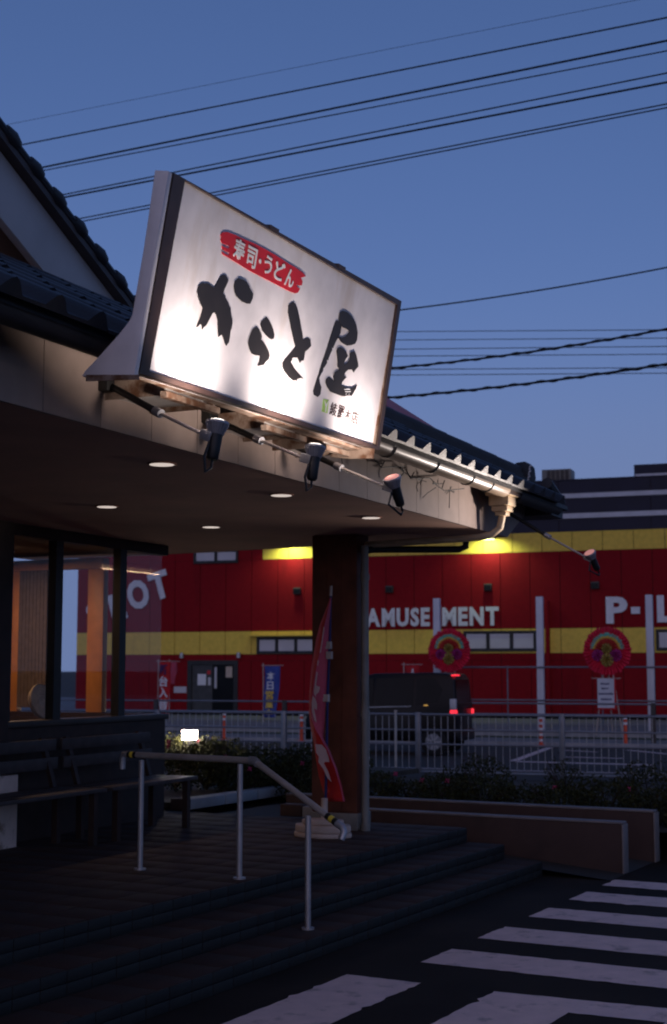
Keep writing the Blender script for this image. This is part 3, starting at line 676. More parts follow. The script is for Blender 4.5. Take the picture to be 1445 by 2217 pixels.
# ================================================================== HANDRAIL
t = thing('handrail', 'grey metal handrail with bent end running down the entrance steps', 'handrail', S(7.85, -5, .36))
feet = [S(7.93, -5.78, .36), S(7.89, -4.97, .36), S(7.74, -4.38, .12)]; tops = [1.085, 1.085, .80]
for p, z in zip(feet, tops):
    po = MB().tube([p, Vector((p.x, p.y, z))], .0185, 12).build('post', M['post'], t, smooth=True)
    MB().tube([p, p + Vector((0, 0, .012))], .04, 14).build('post_flange', M['post'], po, smooth=True)
ra, rb, rc = S(7.93, -5.90, 1.12), S(7.88, -4.86, 1.112), S(7.74, -4.18, .765)
MB().tube([ra, rb], .0205, 12).build('rail', M['rail'], t, smooth=True)
MB().tube([rb + (rc - rb) * .03, rc], .0205, 12).build('rail', M['rail'], t, smooth=True)
MB().tube([rb + (ra - rb) * .03, rb, rb + (rc - rb) * .05], .027, 12).build('joint', M['alu'], t, smooth=True)
MB().tube([ra, ra + (ra - rb).normalized() * .03, ra + (ra - rb).normalized() * .04 + Vector((0, 0, -.03)), ra + (ra - rb).normalized() * .04 + Vector((0, 0, -.10))], .021, 12).build('end_bend', M['alu'], t, smooth=True)
d = (rc - rb).normalized()
MB().tube([rc, rc + d * .05, rc + d * .065 + Vector((0, 0, -.02)), rc + d * .05 - C.U * .02 + Vector((0, 0, -.07))], .023, 12).build('end_bend', M['alu'], t, smooth=True)
for a, m in ((-.075, 'black'), (-.045, 'yellow'), (-.015, 'black')): MB().tube([rc + d * (a - .014), rc + d * (a + .014)], .0222, 12).build('warning_band', M[m], t, smooth=True)
d2 = (rb - ra).normalized()
for a, m in ((.02, 'black'), (.045, 'yellow'), (.07, 'black')): MB().tube([ra + d2 * (a - .012), ra + d2 * (a + .012)], .0222, 12).build('warning_band', M[m], t, smooth=True)

# ================================================================== BANNER FLAG BY THE PILLAR
t = thing('banner_flag', 'tall red banner flag with pale lettering curled round its pole by the pillar', 'banner flag', C(10.5, -4.98, .36))
def fz(X, Y, dy=0): px, py = 620 + X / 3.695, 1240 + Y / 3.695; return on_u(px, py, C, 10.62 + dy)
po = MB().tube([C(10.55, -5.0, .5), fz(315, 1880), fz(330, 1000), fz(350, 500), fz(358, 110)], [.012, .012, .011, .010, .008], 10).build('pole', M['flagnavy'], t, smooth=True)
MB().tube([fz(357, 185), fz(360, 105)], .011, 8).build('pole_tip', M['tank'], po, smooth=True)
for X, Y in ((340, 580), (346, 660), (322, 1002)): MB().box(lambda x, y, z: fz(X, Y) + C.V * x - C.U * y + Vector((0, 0, z)), (-.022, -.02, -.03), (.022, .02, .03)).build('clip', M['tank'], po)
edge = [(200, 352, 354, 358), (270, 330, 340, 356), (420, 270, 306, 346), (540, 240, 285, 340), (650, 222, 266, 337), (750, 205, 245, 335), (850, 197, 226, 330), (950, 190, 212, 322), (1030, 187, 205, 318), (1100, 185, 200, 312), (1180, 190, 210, 308), (1250, 200, 235, 304), (1330, 218, 280, 301), (1370, 225, 300, 318), (1420, 232, 330, 346), (1500, 243, 362, 377), (1560, 252, 386, 402), (1620, 262, 405, 421), (1700, 284, 428, 443), (1790, 310, 448, 463), (1830, 345, 455, 470)]
mb = MB(); rows = []
for i, (Y, l, m_, r) in enumerate(edge):
    w = .05 * math.sin(Y * .012)
    pts_ = [fz(l, Y, .06 + w), fz((l + m_) / 2, Y, -.02 + w), fz(m_, Y, -.06 + w * .5), fz((m_ + r) / 2, Y, -.03 + w * .3), fz(r, Y, 0 if Y < 1340 else -.02)]
    b = len(mb.v); mb.v += pts_; rows.append(b)
for i in range(len(rows) - 1):
    for k in range(4):
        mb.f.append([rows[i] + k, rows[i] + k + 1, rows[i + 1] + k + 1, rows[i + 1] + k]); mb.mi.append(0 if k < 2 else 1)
cl = mb.build('cloth', [M['flagred'], M['flagpink']], t, smooth=True, recalc=False)  # right part paler: back light painted into the cloth's reverse side
so_ = cl.modifiers.new('thickness', 'SOLIDIFY'); so_.thickness = .003
pr = MB()
for poly in ([(243,790),(253,800),(240,900),(272,915),(262,955),(238,975),(238,1000),(222,960),(232,860)], [(215,985),(235,1010),(248,1050),(245,1100),(222,1080),(236,1150),(244,1200),(225,1180),(208,1110),(204,1040)], [(300,430),(308,440),(290,560),(278,640),(268,640),(285,540)], [(252,700),(262,705),(256,745),(248,740)],
             [(236,1372),(285,1376),(318,1412),(340,1480),(345,1515),(312,1512),(302,1525),(335,1590),(362,1672),(330,1642),(298,1570),(258,1515),(262,1470),(240,1440)]):
    q = [fz(x, y, -.135) for x, y in poly]; MB().prism(q, -C.U * .002).build('brush_stroke', M['flagprint'], cl)
base = MB()
n = 10
for z0, z1, a, b in ((.36, .40, .30, .17), (.40, .46, .29, .16), (.46, .50, .22, .12)):
    base.prism([C(10.5 + b * math.sin(2 * math.pi * k / n), -4.99 + a * .85 * math.cos(2 * math.pi * k / n), z0) for k in range(n)], (0, 0, z1 - z0 - .001))
bs = base.build('water_base', M['tank'], t, bevel=.012)
MB().tube([C(10.55, -5.0, .495), C(10.55, -5.0, .66)], .028, 10).build('pole_socket', M['tank'], bs, smooth=True)

# ================================================================== BENCHES, BIN, BASKET, CEILING LAMP, GARDEN LAMP
def bench(u0, u1, label):
    t = thing('bench', label, 'bench', C((u0 + u1) / 2, -6.6, .36), 'wooden benches under the windows')
    for k in range(3): MB().box(C, (u0, -6.72 + k * .15, .755), (u1, -6.59 + k * .15, .785)).build('seat_slat', M['bench'], t, bevel=.004)
    for k in range(2): MB().box(C, (u0, -6.80 + .02 * k, 1.06 - k * .14), (u1, -6.775 + .02 * k, 1.15 - k * .14)).build('back_slat', M['bench'], t, bevel=.004)
    for u in (u0 + .12, u1 - .12):
        MB().bar(C(u, -6.83, 1.16), C(u, -6.70, .76), .045, .035).build('back_support', M['wood'], t)
        lg = MB().box(C, (u - .025, -6.70, .36), (u + .025, -6.65, .755)); lg.build('leg', M['wood'], t)
        MB().box(C, (u - .025, -6.36, .36), (u + .025, -6.31, .755)).build('leg', M['wood'], t)
    return t
bench(7.8, 9.36, 'dark wooden backed bench under the windows, next to the litter bin')
bench(9.44, 10.74, 'dark wooden backed bench under the windows, farther from the litter bin')
t = thing('litter_bin', 'rust-streaked pale metal litter bin with ashtray top at the left edge', 'litter bin', C(8.8, -6.95, .36))
bb = MB(); bb.box(C, (8.56, -7.09, .36), (8.93, -7.072, .90)); bb.box(C, (8.56, -6.83, .36), (8.93, -6.812, .90)); bb.box(C, (8.91, -7.071, .36), (8.93, -6.831, .90))
z = bb
z.box(C, (8.56, -7.071, .36), (8.575, -6.831, .70)); z.box(C, (8.56, -7.071, .83), (8.575, -6.831, .90)); z.box(C, (8.56, -6.86, .70), (8.575, -6.831, .83)); z.box(C, (8.56, -7.071, .70), (8.575, -7.04, .83)); z.box(C, (8.576, -7.071, .885), (8.909, -6.831, .90))
z.build('bin_body', M['bin'], t)
MB().box(C, (8.62, -7.06, .40), (8.63, -6.84, .88)).build('inner_liner', M['black'], t)
MB().tube([C(8.74, -6.95, .901), C(8.74, -6.95, .92), C(8.74, -6.95, .935)], [.10, .115, .118], 20).build('ashtray', M['alu'], t, smooth=True)
t = thing('woven_basket', 'round straw tray leaning upright behind the left window pane', 'basket', C(9.87, -7.25, 1.29))
P = C(9.87, -7.28, 1.425); mb = MB(); ax = (C.V * .92 - C.U * .1 + Vector((0, 0, .35))).normalized(); bx = ax.cross(Vector((0, 0, 1))).normalized(); by = bx.cross(ax)
for k, r in enumerate((.145, .125, .105, .085, .062, .04)): mb.tube([P + (bx * math.cos(a) * r * 1.0 + by * math.sin(a) * r) - ax * (.006 * k) for a in [2 * math.pi * j / 28 for j in range(29)]], .0125, 6)
mb.build('coil', M['straw'], t, smooth=True)
mb = MB(); mb.tube([P - ax * .03, P - ax * .045], .14, 24); mb.build('tray_back', M['straw'], t)
t = thing('ceiling_lamp', 'long tube lamp glowing dimly on the ceiling inside the windows', 'ceiling lamp', C(10.0, -8.3, 2.79))
MB().box(C, (9.3, -8.38, 2.77), (10.7, -8.26, 2.795)).build('lamp_tray', M['white'], t)
MB().tube([C(9.35, -8.32, 2.752), C(10.65, -8.32, 2.752)], .016, 8).build('tube', M['ceil_lamp'], t)
ld = bpy.data.lights.new('tube_light', 'AREA'); ld.shape = 'RECTANGLE'; ld.size = 1.3; ld.size_y = .08; ld.energy = 11 * LAMP; ld.color = (1, .60, .33)
lo = bpy.data.objects.new('tube_light', ld); COL.objects.link(lo); lo.parent = t; lo.location = C(10.0, -8.32, 2.73) - WL[t.name]; lo.rotation_euler = (0, 0, R_(90 - 25))
GP = on_u(411, 1590, S, 12.75)
GC = (GP.dot(S.U), GP.dot(S.V))
t = thing('garden_lamp', 'small glowing box lamp standing in the left hedge', 'garden lamp', Vector((GP.x, GP.y, .42)))
MB().box(W, (GP.x - .03, GP.y - .03, .42), (GP.x + .03, GP.y + .03, GP.z - .055)).build('stem', M['black'], t)
MB().box(W, (GP.x - .075, GP.y - .075, GP.z - .054), (GP.x + .075, GP.y + .075, GP.z + .046)).build('glass_box', M['garden'], t, bevel=.006)
MB().box(W, (GP.x - .08, GP.y - .08, GP.z + .047), (GP.x + .08, GP.y + .08, GP.z + .058)).build('cap', M['downtrim'], t)

# ================================================================== HEDGES
def leaves(mb, f, c, r, n, size, flat=.0):
    for _ in range(n):
        while True:
            x, y, z = (random.uniform(-1, 1) for _ in range(3)); q = x * x + y * y + z * z
            if .2 < q < 1: break
        k = 1 + .18 * math.sin(7 * x + 3 * y + c[0] * 5) * math.sin(6 * y - 4 * z + c[1] * 3)
        p = f(c[0] + x * r[0] * k, c[1] + y * r[1] * k, c[2] + z * r[2] * k)
        a = Vector((random.gauss(0, 1), random.gauss(0, 1), random.gauss(.3, 1))).normalized(); b = a.orthogonal().normalized(); b.rotate(Matrix.Rotation(random.uniform(0, 6.28), 3, a)); cc = a.cross(b)
        l = size * random.uniform(.6, 1.3); w_ = l * .42
        mb.m = 0
        mb.quad(p - b * l * .5, p + cc * w_ * .5, p + b * l * .5 + a * l * .12, p - cc * w_ * .5)
def twigs(mb, f, c, r, n):
    for _ in range(n):
        a = random.uniform(0, 6.28); p = f(c[0], c[1], c[2] - r[2]); q = f(c[0] + r[0] * .8 * math.cos(a), c[1] + r[1] * .8 * math.sin(a), c[2] + r[2] * random.uniform(0, .8))
        mb.tube([p, p.lerp(q, .5) + Vector((0, 0, .04)), q], [.012, .008, .003], 5)
def bush(name, label, clumps, n=2400, size=.042, petals=0):
    c0 = clumps[0][0]; t = thing(name, label, 'hedge', S(c0[0], c0[1], .3))
    mb = MB(); tw = MB()
    for c, r in clumps: leaves(mb, S, c, r, int(n * r[0] * r[1] * 4 + 350), size); twigs(tw, S, c, r, 9)
    mb.build('foliage', M['leaf'], t, recalc=False); tw.build('stem', M['wood'], t)
    if petals:
        pm = MB()
        for _ in range(petals):
            c, r = random.choice(clumps); a = random.uniform(0, 6.28)
            p = S(c[0] + r[0] * .9 * math.cos(a) - .1, c[1] + r[1] * .9 * math.sin(a), c[2] + r[2] * random.uniform(.3, .95))
            for k in range(4):
                b = 1.57 * k; pm.quad(p, p + Vector((.02 * math.cos(b), .01, .02 * math.sin(b))), p + Vector((.03 * math.cos(b + .6), .0, .03 * math.sin(b + .6))), p + Vector((.02 * math.cos(b + 1.2), .01, .02 * math.sin(b + 1.2))))
        pm.build('flowers', M['petal'], t, recalc=False)
    return t
bush('hedge', 'dark clipped hedge behind the handrail, around the glowing garden lamp', [((12.6 + .25 * k, -8.75 + .14 * k + .1 * (k % 2), .60 + .10 * (k < 3)), (.5, .34, .27)) for k in range(8)] + [((GC[0], GC[1] - .26, .84), (.25, .17, .17)), ((GC[0] - .05, GC[1] + .30, .82), (.28, .22, .16)), ((GC[0] - .22, GC[1] + .02, .76), (.14, .2, .10)), ((13.0, -8.1, .57), (.5, .3, .22)), ((13.6, -7.9, .5), (.5, .3, .2)), ((13.3, -7.5, .45), (.4, .35, .2))], petals=10)
bush('hedge', 'long low hedge along the far red-brown wall, right of the pillar', [((13.15 + .12 * (k % 3), -7.2 + .42 * k, .43 + .05 * math.sin(k * 2.1)), (.36, .36, .20)) for k in range(12)], petals=8)
bush('bush', 'rounded dark bush rising above the low hedge near the black van', [((14.0, -5.85, .50), (.42, .36, .30)), ((13.9, -6.2, .44), (.3, .3, .22))])
bush('bush', 'thin straggly bush in the gap before the wide fence post', [((15.0, -5.3, .52), (.22, .22, .25)), ((15.0, -5.1, .40), (.3, .3, .2))], n=500)
bush('bush', 'dark bush by the right edge of the photo, beyond the far wall', [((14.4, -4.15, .50), (.4, .45, .27)), ((14.4, -3.6, .46), (.4, .45, .26))])

# ================================================================== ROADSIDE FENCE
t = thing('roadside_fence', 'galvanised pedestrian fence with thin bars along the near side of the road', 'fence', RD(23, -6.7, 0))
vposts = [-6.65 + 2.4 * k for k in range(-8, 5)]
for v in vposts: MB().box(RD, (22.96, v - .045, -.01), (23.04, v + .045, .99)).build('fence_post', M['galv'], t, bevel=.01)
for i in range(len(vposts) - 1):
    a, b = vposts[i] + .047, vposts[i + 1] - .047
    for z, r in ((.955, .021), (.70, .016), (.468, .016), (.06, .016)): MB().tube([RD(23, a, z), RD(23, b, z)], r, 8).build('fence_rail', M['galv'], t, smooth=True)
    nb = int((b - a) / .113)
    br = MB()
    for k in range(1, nb): 
        v = a + (b - a) * k / nb
        MB().box(RD, (22.995, v - .0055, .077), (23.005, v + .0055, .934)).build('fence_bar', M['alu'], t) if -12.0 < v < -1.5 else br.box(RD, (22.995, v - .0055, .077), (23.005, v + .0055, .934))
    if br.v: br.build('fence_bars', M['alu'], t, kind='stuff')
t = thing('road_guard_posts', 'row of dark steel guard posts joined by a rail beyond the fence', 'guard rail', RD(32.8, -10, .06))
for v in (-20.5, -16.4, -12.9, -8.35, -4.0, 0.3): MB().box(RD, (32.78, v - .05, .05), (32.88, v + .05, .95)).build('post', M['gutterdark'], t)
MB().tube([RD(32.83, -24, .66), RD(32.83, 2, .66)], .03, 8).build('rail', M['galv'], t, smooth=True)
MB().tube([RD(32.83, -24, .92), RD(32.83, 2, .92)], .022, 8).build('rail', M['galv'], t, smooth=True)
# delineators
def deline(u, v, label, striped=False):
    t = thing('road_marker_post', label, 'marker post', RD(u, v, 0), 'marker posts along the far side of the road')
    MB().tube([RD(u, v, 0), RD(u, v, .03)], [.10, .09], 14).build('base', M['cone'], t, smooth=True)
    body = MB().tube([RD(u, v, .03), RD(u, v, .70)], [.042, .04], 12).build('post_tube', M['cone'], t, smooth=True)
    for k in range(5 if striped else 2):
        z = (.10 + k * .125) if striped else (.48 + k * .12)
        MB().tube([RD(u, v, z), RD(u, v, z + .055)], .0435, 12).build('reflective_band', M['white'], body, smooth=True)
deline(31.9, -6.37, 'red and white banded marker post below a white pole', True)
deline(32.3, -4.55, 'orange marker post at the right, near the wreath with the notice board')
deline(31.9, -14.1, 'orange marker post in front of the dark glass door')
deline(31.9, -12.1, 'orange marker post seen just left of the red banner flag')
deline(31.9, -16.4, 'orange marker post seen just right of the window corner')
MB_ = MB()
t = thing('slim_post', 'thin brownish post rising just before the fence near the pillar', 'post', RD(22.7, -6.95, 0))
MB().tube([RD(22.7, -6.95, 0), RD(22.7, -6.95, 1.0)], .022, 8).build('post_tube', M['rail'], t, smooth=True)
MB().tube([RD(22.7, -6.95, 1.0), RD(22.7, -6.95, 1.03)], .028, 8).build('post_cap', M['tank'], t, smooth=True)

# ================================================================== KEI VAN
v0, v1, ua, ub = -10.38, -7.2, 27.5, 28.95
t = thing('black_van', 'small boxy black van driving left past the fence with red tail lights on', 'van', RD(28.2, -8.5, 0))
def section(v, z0, z1, inset_top):
    return v, z0, z1, inset_top
prof = [(v0 + .02, .28), (v0, .62), (v0 + .10, .86), (v0 + .62, 1.02), (v0 + 1.22, 1.56), (v0 + 1.5, 1.62), (v1 - .5, 1.64), (v1 - .12, 1.61), (v1 - .04, 1.50), (v1, .95), (v1 + .0, .40), (v1 - .06, .28)]
mb = MB(); n = len(prof); L_ = []; R2 = []
for v, z in prof:
    tum = .10 * max(0, (z - .9) / .7); L_.append(RD(ua + tum, v, z)); R2.append(RD(ub - tum, v, z))
b = len(mb.v); mb.v += L_ + R2
tri = tessellate_polygon([[Vector((v, z, 0)) for v, z in prof]])
for q in tri: mb.f.append(list(q)); mb.f.append([n + i for i in reversed(q)]); mb.mi += [0, 0]
for i in range(n): j = (i + 1) % n; mb.f.append([i, j, n + j, n + i]); mb.mi.append(0)
body = mb.build('body', M['carblack'], t, bevel=.035)
def side(poly, off=.012): return [RD(ua + .10 * max(0, (z - .9) / .7) - off, v, z) for v, z in poly]
for poly in ([(v0 + .72, 1.03), (v0 + 1.23, 1.50), (v0 + 1.48, 1.52), (v0 + 1.48, 1.0)], [(v0 + 1.54, 1.0), (v0 + 1.54, 1.52), (v0 + 2.32, 1.53), (v0 + 2.32, .99)], [(v0 + 2.38, .99), (v0 + 2.38, 1.53), (v1 - .42, 1.52), (v1 - .26, 1.30), (v1 - .36, 1.06)]):
    MB().prism(side(poly, .006), -RD.U * .006).build('side_window', M['dglass'], t)
MB().prism([RD(ua + .2, v1 - .035, 1.50), RD(ub - .2, v1 - .035, 1.50), RD(ub - .16, v1 + .0, 1.02), RD(ua + .16, v1 + .0, 1.02)], RD.V * .008).build('rear_window', M['dglass'], t)
MB().box(RD, (ua + .02, v1 - .04, .28), (ub - .02, v1 + .06, .50)).build('rear_bumper', M['carblack'], t, bevel=.03)
MB().box(RD, (ua - .006, v1 - .10, .80), (ua + .10, v1 + .03, .90)).build('tail_light', M['tail'], t, bevel=.01)
MB().box(RD, (ub - .10, v1 - .10, .80), (ub + .006, v1 + .03, .90)).build('tail_light', M['tail'], t, bevel=.01)
MB().box(RD, (ua - .006, v1 - .10, .91), (ua + .08, v1 + .025, 1.12)).build('reversing_lens', M['shoji'], t, bevel=.01)
MB().box(RD, (ua + .10, v1 - .09, 1.57), (ua + .42, v1 + .0, 1.60)).build('brake_light', M['tail'], t, bevel=.006)
MB().box(RD, (ua - .01, v0 + 2.55, .985), (ua + .0, v0 + 2.63, 1.0)).build('amber_marker', M['amber'], t)
MB().bar(RD(ua - .008, v0 + .9, .93), RD(ua - .008, v1 - .9, .97), .012, .02).build('side_trim', M['alu'], t)
for v in (v0 + .55, v1 - .44):
    for u_, s_ in ((ua + .0, 1), (ub - .17, 1)):
        w = MB().tube([RD(u_ - .012, v, .275), RD(u_, v, .275), RD(u_ + .17, v, .275), RD(u_ + .182, v, .275)], [.245, .27, .27, .245], 22).build('wheel', M['tyre'], t, smooth=True)
        uo = u_ - .02 if u_ < 28 else u_ + .19
        MB().tube([RD(uo, v, .275), RD(uo + .006, v, .275)], .165, 18).build('hubcap', M['galv'], w)
        sp_ = MB()
        for k in range(7): a = 2 * math.pi * k / 7; sp_.bar(RD(uo - .003, v + .03 * math.cos(a), .275 + .03 * math.sin(a)), RD(uo - .003, v + .15 * math.cos(a), .275 + .15 * math.sin(a)), .008, .03)
        sp_.build('spokes', M['alu'], w)

# ================================================================== AMUSEMENT HALL
UF = 42.42
hall = thing('amusement_hall', 'wide red hall with yellow bands and dark roof line across the road', 'amusement hall', RD(UF + 6, -10, .35))
VL, VR = -24.2, 5.0
MB().box(RD, (UF + .035, VL, .30), (UF + 16, VR, 7.34)).build('hall_core', M['hallback'], hall)
def panels(name, m, z0, z1, a, b, w, skip=(), depth=.034, j=.009):
    v = a
    while v < b - .05:
        e = min(v + w, b); segs = [(v, e)]
        for s0, s1 in skip: segs = [x for s in segs for x in ((s[0], min(s[1], s0)), (max(s[0], s1), s[1])) if x[1] - x[0] > .03]
        for s0, s1 in segs: MB().box(RD, (UF, s0 + j, z0 + j * .5), (UF + depth, s1 - j, z1 - j * .5)).build(name, m, hall)
        v = e
DOOR = (-20.02, -18.33)
panels('red_panel', M['hallred'], .30, 1.98, VL, VR, .91, [DOOR])
panels('red_panel', M['hallred'], 1.98, 2.19, VL, VR, 1.82)
panels('yellow_panel', M['hallyel'], 2.19, 2.93, VL, VR, .91)
panels('red_panel', M['hallred'], 2.93, 5.235, VL, VR, .91)
panels('red_panel', M['hallred'], 5.235, 5.82, VL, -17.45, .91)
panels('yellow_panel', M['hallyel'], 5.235, 5.82, -17.45, VR, .91)
panels('navy_panel', M['hallnavy'], 5.82, 6.21, VL, VR, 2.73)
MB().box(RD, (UF - .05, VL, 6.212), (UF + .03, VR, 6.36)).build('white_trim', M['hallwhite'], hall)
panels('navy_panel', M['hallnavy'], 6.362, 6.82, VL, VR, 2.73)
MB().box(RD, (UF - .05, VL, 6.822), (UF + .03, VR, 6.96)).build('white_trim', M['hallwhite'], hall)
panels('navy_panel', M['hallnavy'], 6.962, 7.36, VL, VR, 2.73)
MB().box(RD, (UF - .02, VL, 7.361), (UF + 16, VR, 7.40)).build('parapet_cap', M['hallnavy'], hall)
tp = MB().box(RD, (UF + .5, -5.62, 7.401), (UF + 9, VR, 7.82)).build('roof_storey', M['hallnavy'], hall)
MB().box(RD, (UF + .44, -5.58, 7.43), (UF + .49, VR, 7.53)).build('white_trim', M['hallwhite'], tp)
def hall_window(v0, v1, z0, z1, n):
    w = MB(); fw = .06; d0, d1 = UF - .06, UF - .002
    w.box(RD, (d0, v0, z0), (d1, v1, z0 + fw)); w.box(RD, (d0, v0, z1 - fw), (d1, v1, z1))
    step = (v1 - v0 - fw) / n
    for k in range(n + 1): w.box(RD, (d0 + .001, v0 + step * k, z0 + fw + .001), (d1, v0 + step * k + fw, z1 - fw - .001))
    wo = w.build('window', M['darkframe'], hall)
    for k in range(n): MB().box(RD, (UF - .03, v0 + step * k + fw + .03, z0 + fw + .03), (UF - .015, v0 + step * (k + 1) - .03, z1 - fw - .03)).build('pane', M['shoji'], wo)
    bk = MB().box(RD, (UF - .014, v0 + .01, z0 + .01), (UF - .003, v1 - .01, z1 - .01)).build('window_back', M['darkframe'], wo)
hall_window(-17.62, -14.95, 2.20, 2.74, 4)
hall_window(-10.80, -8.56, 2.25, 2.87, 3)
hall_window(-5.03, -2.75, 2.25, 2.87, 3)
hall_window(-19.88, -18.3, 5.15, 5.60, 2)
MB().box(RD, (UF - .25, -17.85, 2.76), (UF - .004, -14.8, 2.80)).build('window_awning', M['hallyel'], hall)
# recessed glass door
dr = MB(); d0, d1 = UF - .03, UF + .10
dr.box(RD, (d0, DOOR[0] - .05, .36), (d1, DOOR[0] + .10, 2.0)); dr.box(RD, (d0, DOOR[1] - .10, .36), (d1, DOOR[1] + .05, 2.0)); dr.box(RD, (d0, DOOR[0] + .101, 1.86), (d1, DOOR[1] - .101, 2.0))
door = dr.build('door_frame', M['darkframe'], hall)
MB().box(RD, (UF + .03, DOOR[0] + .102, .36), (UF + .034, -19.20, 1.855)).build('door_leaf', mat('grey_door_glass', (.07, .07, .07), .3, .2, spec=.2), door)
MB().box(RD, (UF + .028, -19.195, .36), (UF + .034, DOOR[1] - .102, 1.855)).build('door_leaf', M['dglass'], door)
for v, z, w_, h_, m in ((-19.72, 1.20, .30, .36, 'white'), (-19.38, 1.55, .12, .12, 'bred'), (-19.35, 1.20, .10, .25, 'shoji'), (-19.12, 1.1, .08, .68, 'shoji')):
    MB().box(RD, (UF + .018, v, z), (UF + .026, v + w_, z + h_)).build('notice', M[m], door)
MB().box(RD, (UF + .020, -18.72, 1.45), (UF + .027, -18.5, 1.8)).build('notice', M['straw'], door)
MB().box(RD, (UF - .02, -20.55, .95), (UF - .003, -20.1, 1.15)).build('wall_plate', M['shoji'], hall)
rp = MB().tube([RD(UF - .10, -8.2, .35), RD(UF - .10, -8.2, 3.75)], .07, 10).build('red_downpipe', M['hallred'], hall, smooth=True)
# raised letters
def letter(ch, v, z, w, h, tilt=0, bold=.042):
    xd = RD.V * math.cos(tilt) + Vector((0, 0, math.sin(tilt))); yd = -RD.V * math.sin(tilt) + Vector((0, 0, math.cos(tilt)))
    mb = MB(); put_glyph(mb, ch, RD(UF - .04, v, z), xd, yd, w, h, -RD.U, .035, bold); mb.build('letter', M['letter'], hall)
def word(s, v0, v1, z0, z1):
    ws = [glyph(c_, .042)[2] for c_ in s]; gap = .10; tot = sum(ws) + gap * (len(s) - 1); k = (v1 - v0) / tot; v = v0
    for c_, w_ in zip(s, ws): letter(c_, v, z0, w_ * k, z1 - z0); v += (w_ + gap) * k
word('AMUSE', -13.92, -11.86, 3.03, 3.60); word('MENT', -11.46, -9.69, 3.03, 3.60)
letter('P', -6.46, 3.05, .63, .79); letter('L', -4.98, 3.07, .55, .79)
MB().box(RD, (UF - .075, -5.73, 3.33), (UF - .005, -5.47, 3.53)).build('letter', M['letter'], hall)
tl = math.atan2(4.883 - 4.774, .62) + .12
letter('T', -21.30, 3.93, .70, .92, tl); letter('O', -22.12, 3.60, .78, .98, tl); letter('L', -22.78, 3.26, .56, .92, tl); letter('S', -23.62, 2.98, .66, .94, tl)
# wall lights
def wall_lamp(v, z, label, lit):
    t = thing('wall_light', label, 'wall light', RD(UF, v, z), 'lights mounted on the hall front')
    MB().box(RD, (UF - .14, v - .12, z - .11), (UF - .003, v + .12, z + .11)).build('lamp_housing', M['gutterdark'], t, bevel=.02)
    MB().box(RD, (UF - .16, v - .10, z - .075), (UF - .141, v + .10, z + .06)).build('lamp_glass', M['dglass'], t)
for v, lab in ((-16.23, 'square unlit wall light between the upper window and the pillar'), (-13.15, 'square unlit wall light just right of the pillar, above the A'),
               (-10.01, 'square unlit wall light above the letters MENT'), (-6.76, 'square unlit wall light above and left of the letter P')): wall_lamp(v, 4.19, lab, False)
def flood(v, z, label, w):
    t = thing('flood_lamp', label, 'wall floodlight', RD(UF, v, z), 'lit lamps on the upper yellow band')
    MB().bar(RD(UF - .003, v, z + .05), RD(UF - .42, v, z + .10), .05).build('lamp_arm', M['gutterdark'], t)
    MB().prism([RD(UF - .55, v - .26, z + .16), RD(UF - .55, v + .26, z + .16), RD(UF - .22, v + .2, z + .16), RD(UF - .22, v - .2, z + .16)], (0, 0, -.09)).build('lamp_hood', M['gutterdark'], t, bevel=.02)
    MB().box(RD, (UF - .50, v - .2, z + .055), (UF - .27, v + .2, z + .068)).build('lamp_glass', M['walllamp'], t)
    ld = bpy.data.lights.new('flood_light', 'SPOT'); ld.energy = w * LAMP; ld.color = (.74, 1.0, .58); ld.spot_size = R_(150); ld.spot_blend = .45; ld.shadow_soft_size = .1
    lo = bpy.data.objects.new('flood_light', ld); COL.objects.link(lo); lo.parent = t; p = RD(UF - .5, v, z + .03); lo.location = p - WL[t.name]
    lo.rotation_euler = (RD(UF + .3, v, z - 1.0) - p).to_track_quat('-Z', 'Y').to_euler()
flood(-16.35, 5.56, 'lit yellow-green floodlight above the wall left of the pillar', 60)
flood(-9.93, 5.56, 'lit yellow-green floodlight below the canopy corner, right of the pillar', 60)
for v, lab in ((-20.24, 'small grey lamp left above the dark door'), (-18.22, 'small grey lamp right above the dark door')):
    t = thing('door_lamp', lab, 'wall light', RD(UF, v, 2.18), 'small lamps over the door')
    MB().tube([RD(UF - .003, v, 2.2), RD(UF - .1, v, 2.2)], .03, 8).build('bracket', M['gutterdark'], t); MB().tube([RD(UF - .12, v, 2.08), RD(UF - .12, v, 2.25)], [.07, .06], 12).build('lamp_shade', M['post'], t, smooth=True)
t = thing('roof_unit', 'small louvred air unit standing on the hall roof edge', 'air conditioner', RD(UF + .8, -8, 7.4))
MB().box(RD, (UF + .5, -8.42, 7.402), (UF + 1.2, -7.52, 7.80)).build('casing', M['pipe'], t, bevel=.02)
for k in range(5): MB().box(RD, (UF + .47, -8.25 + k * .14, 7.43), (UF + .498, -8.15 + k * .14, 7.76)).build('louvre', M['gutterdark'], t)
# white posts with rails on the forecourt
t = thing('post_and_rail_frame', 'tall white square posts joined by thin rails before the hall', 'post frame', RD(36, -7, .19))
for v in (-9.88, -7.17, -4.42, -1.70): MB().box(RD, (35.92, v - .085, .19), (36.08, v + .085, 3.55)).build('post', M['pole'], t, bevel=.01)
for z in (1.76, .93): MB().tube([RD(35.88, -9.9, z), RD(35.88, -1.0, z)], .022, 8).build('rail', M['galv'], t, smooth=True)
for v in (-8.0, -5.6, -3.1): MB().tube([RD(35.88, v, .19), RD(35.88, v, 1.80)], .018, 8).build('upright', M['galv'], t, smooth=True)

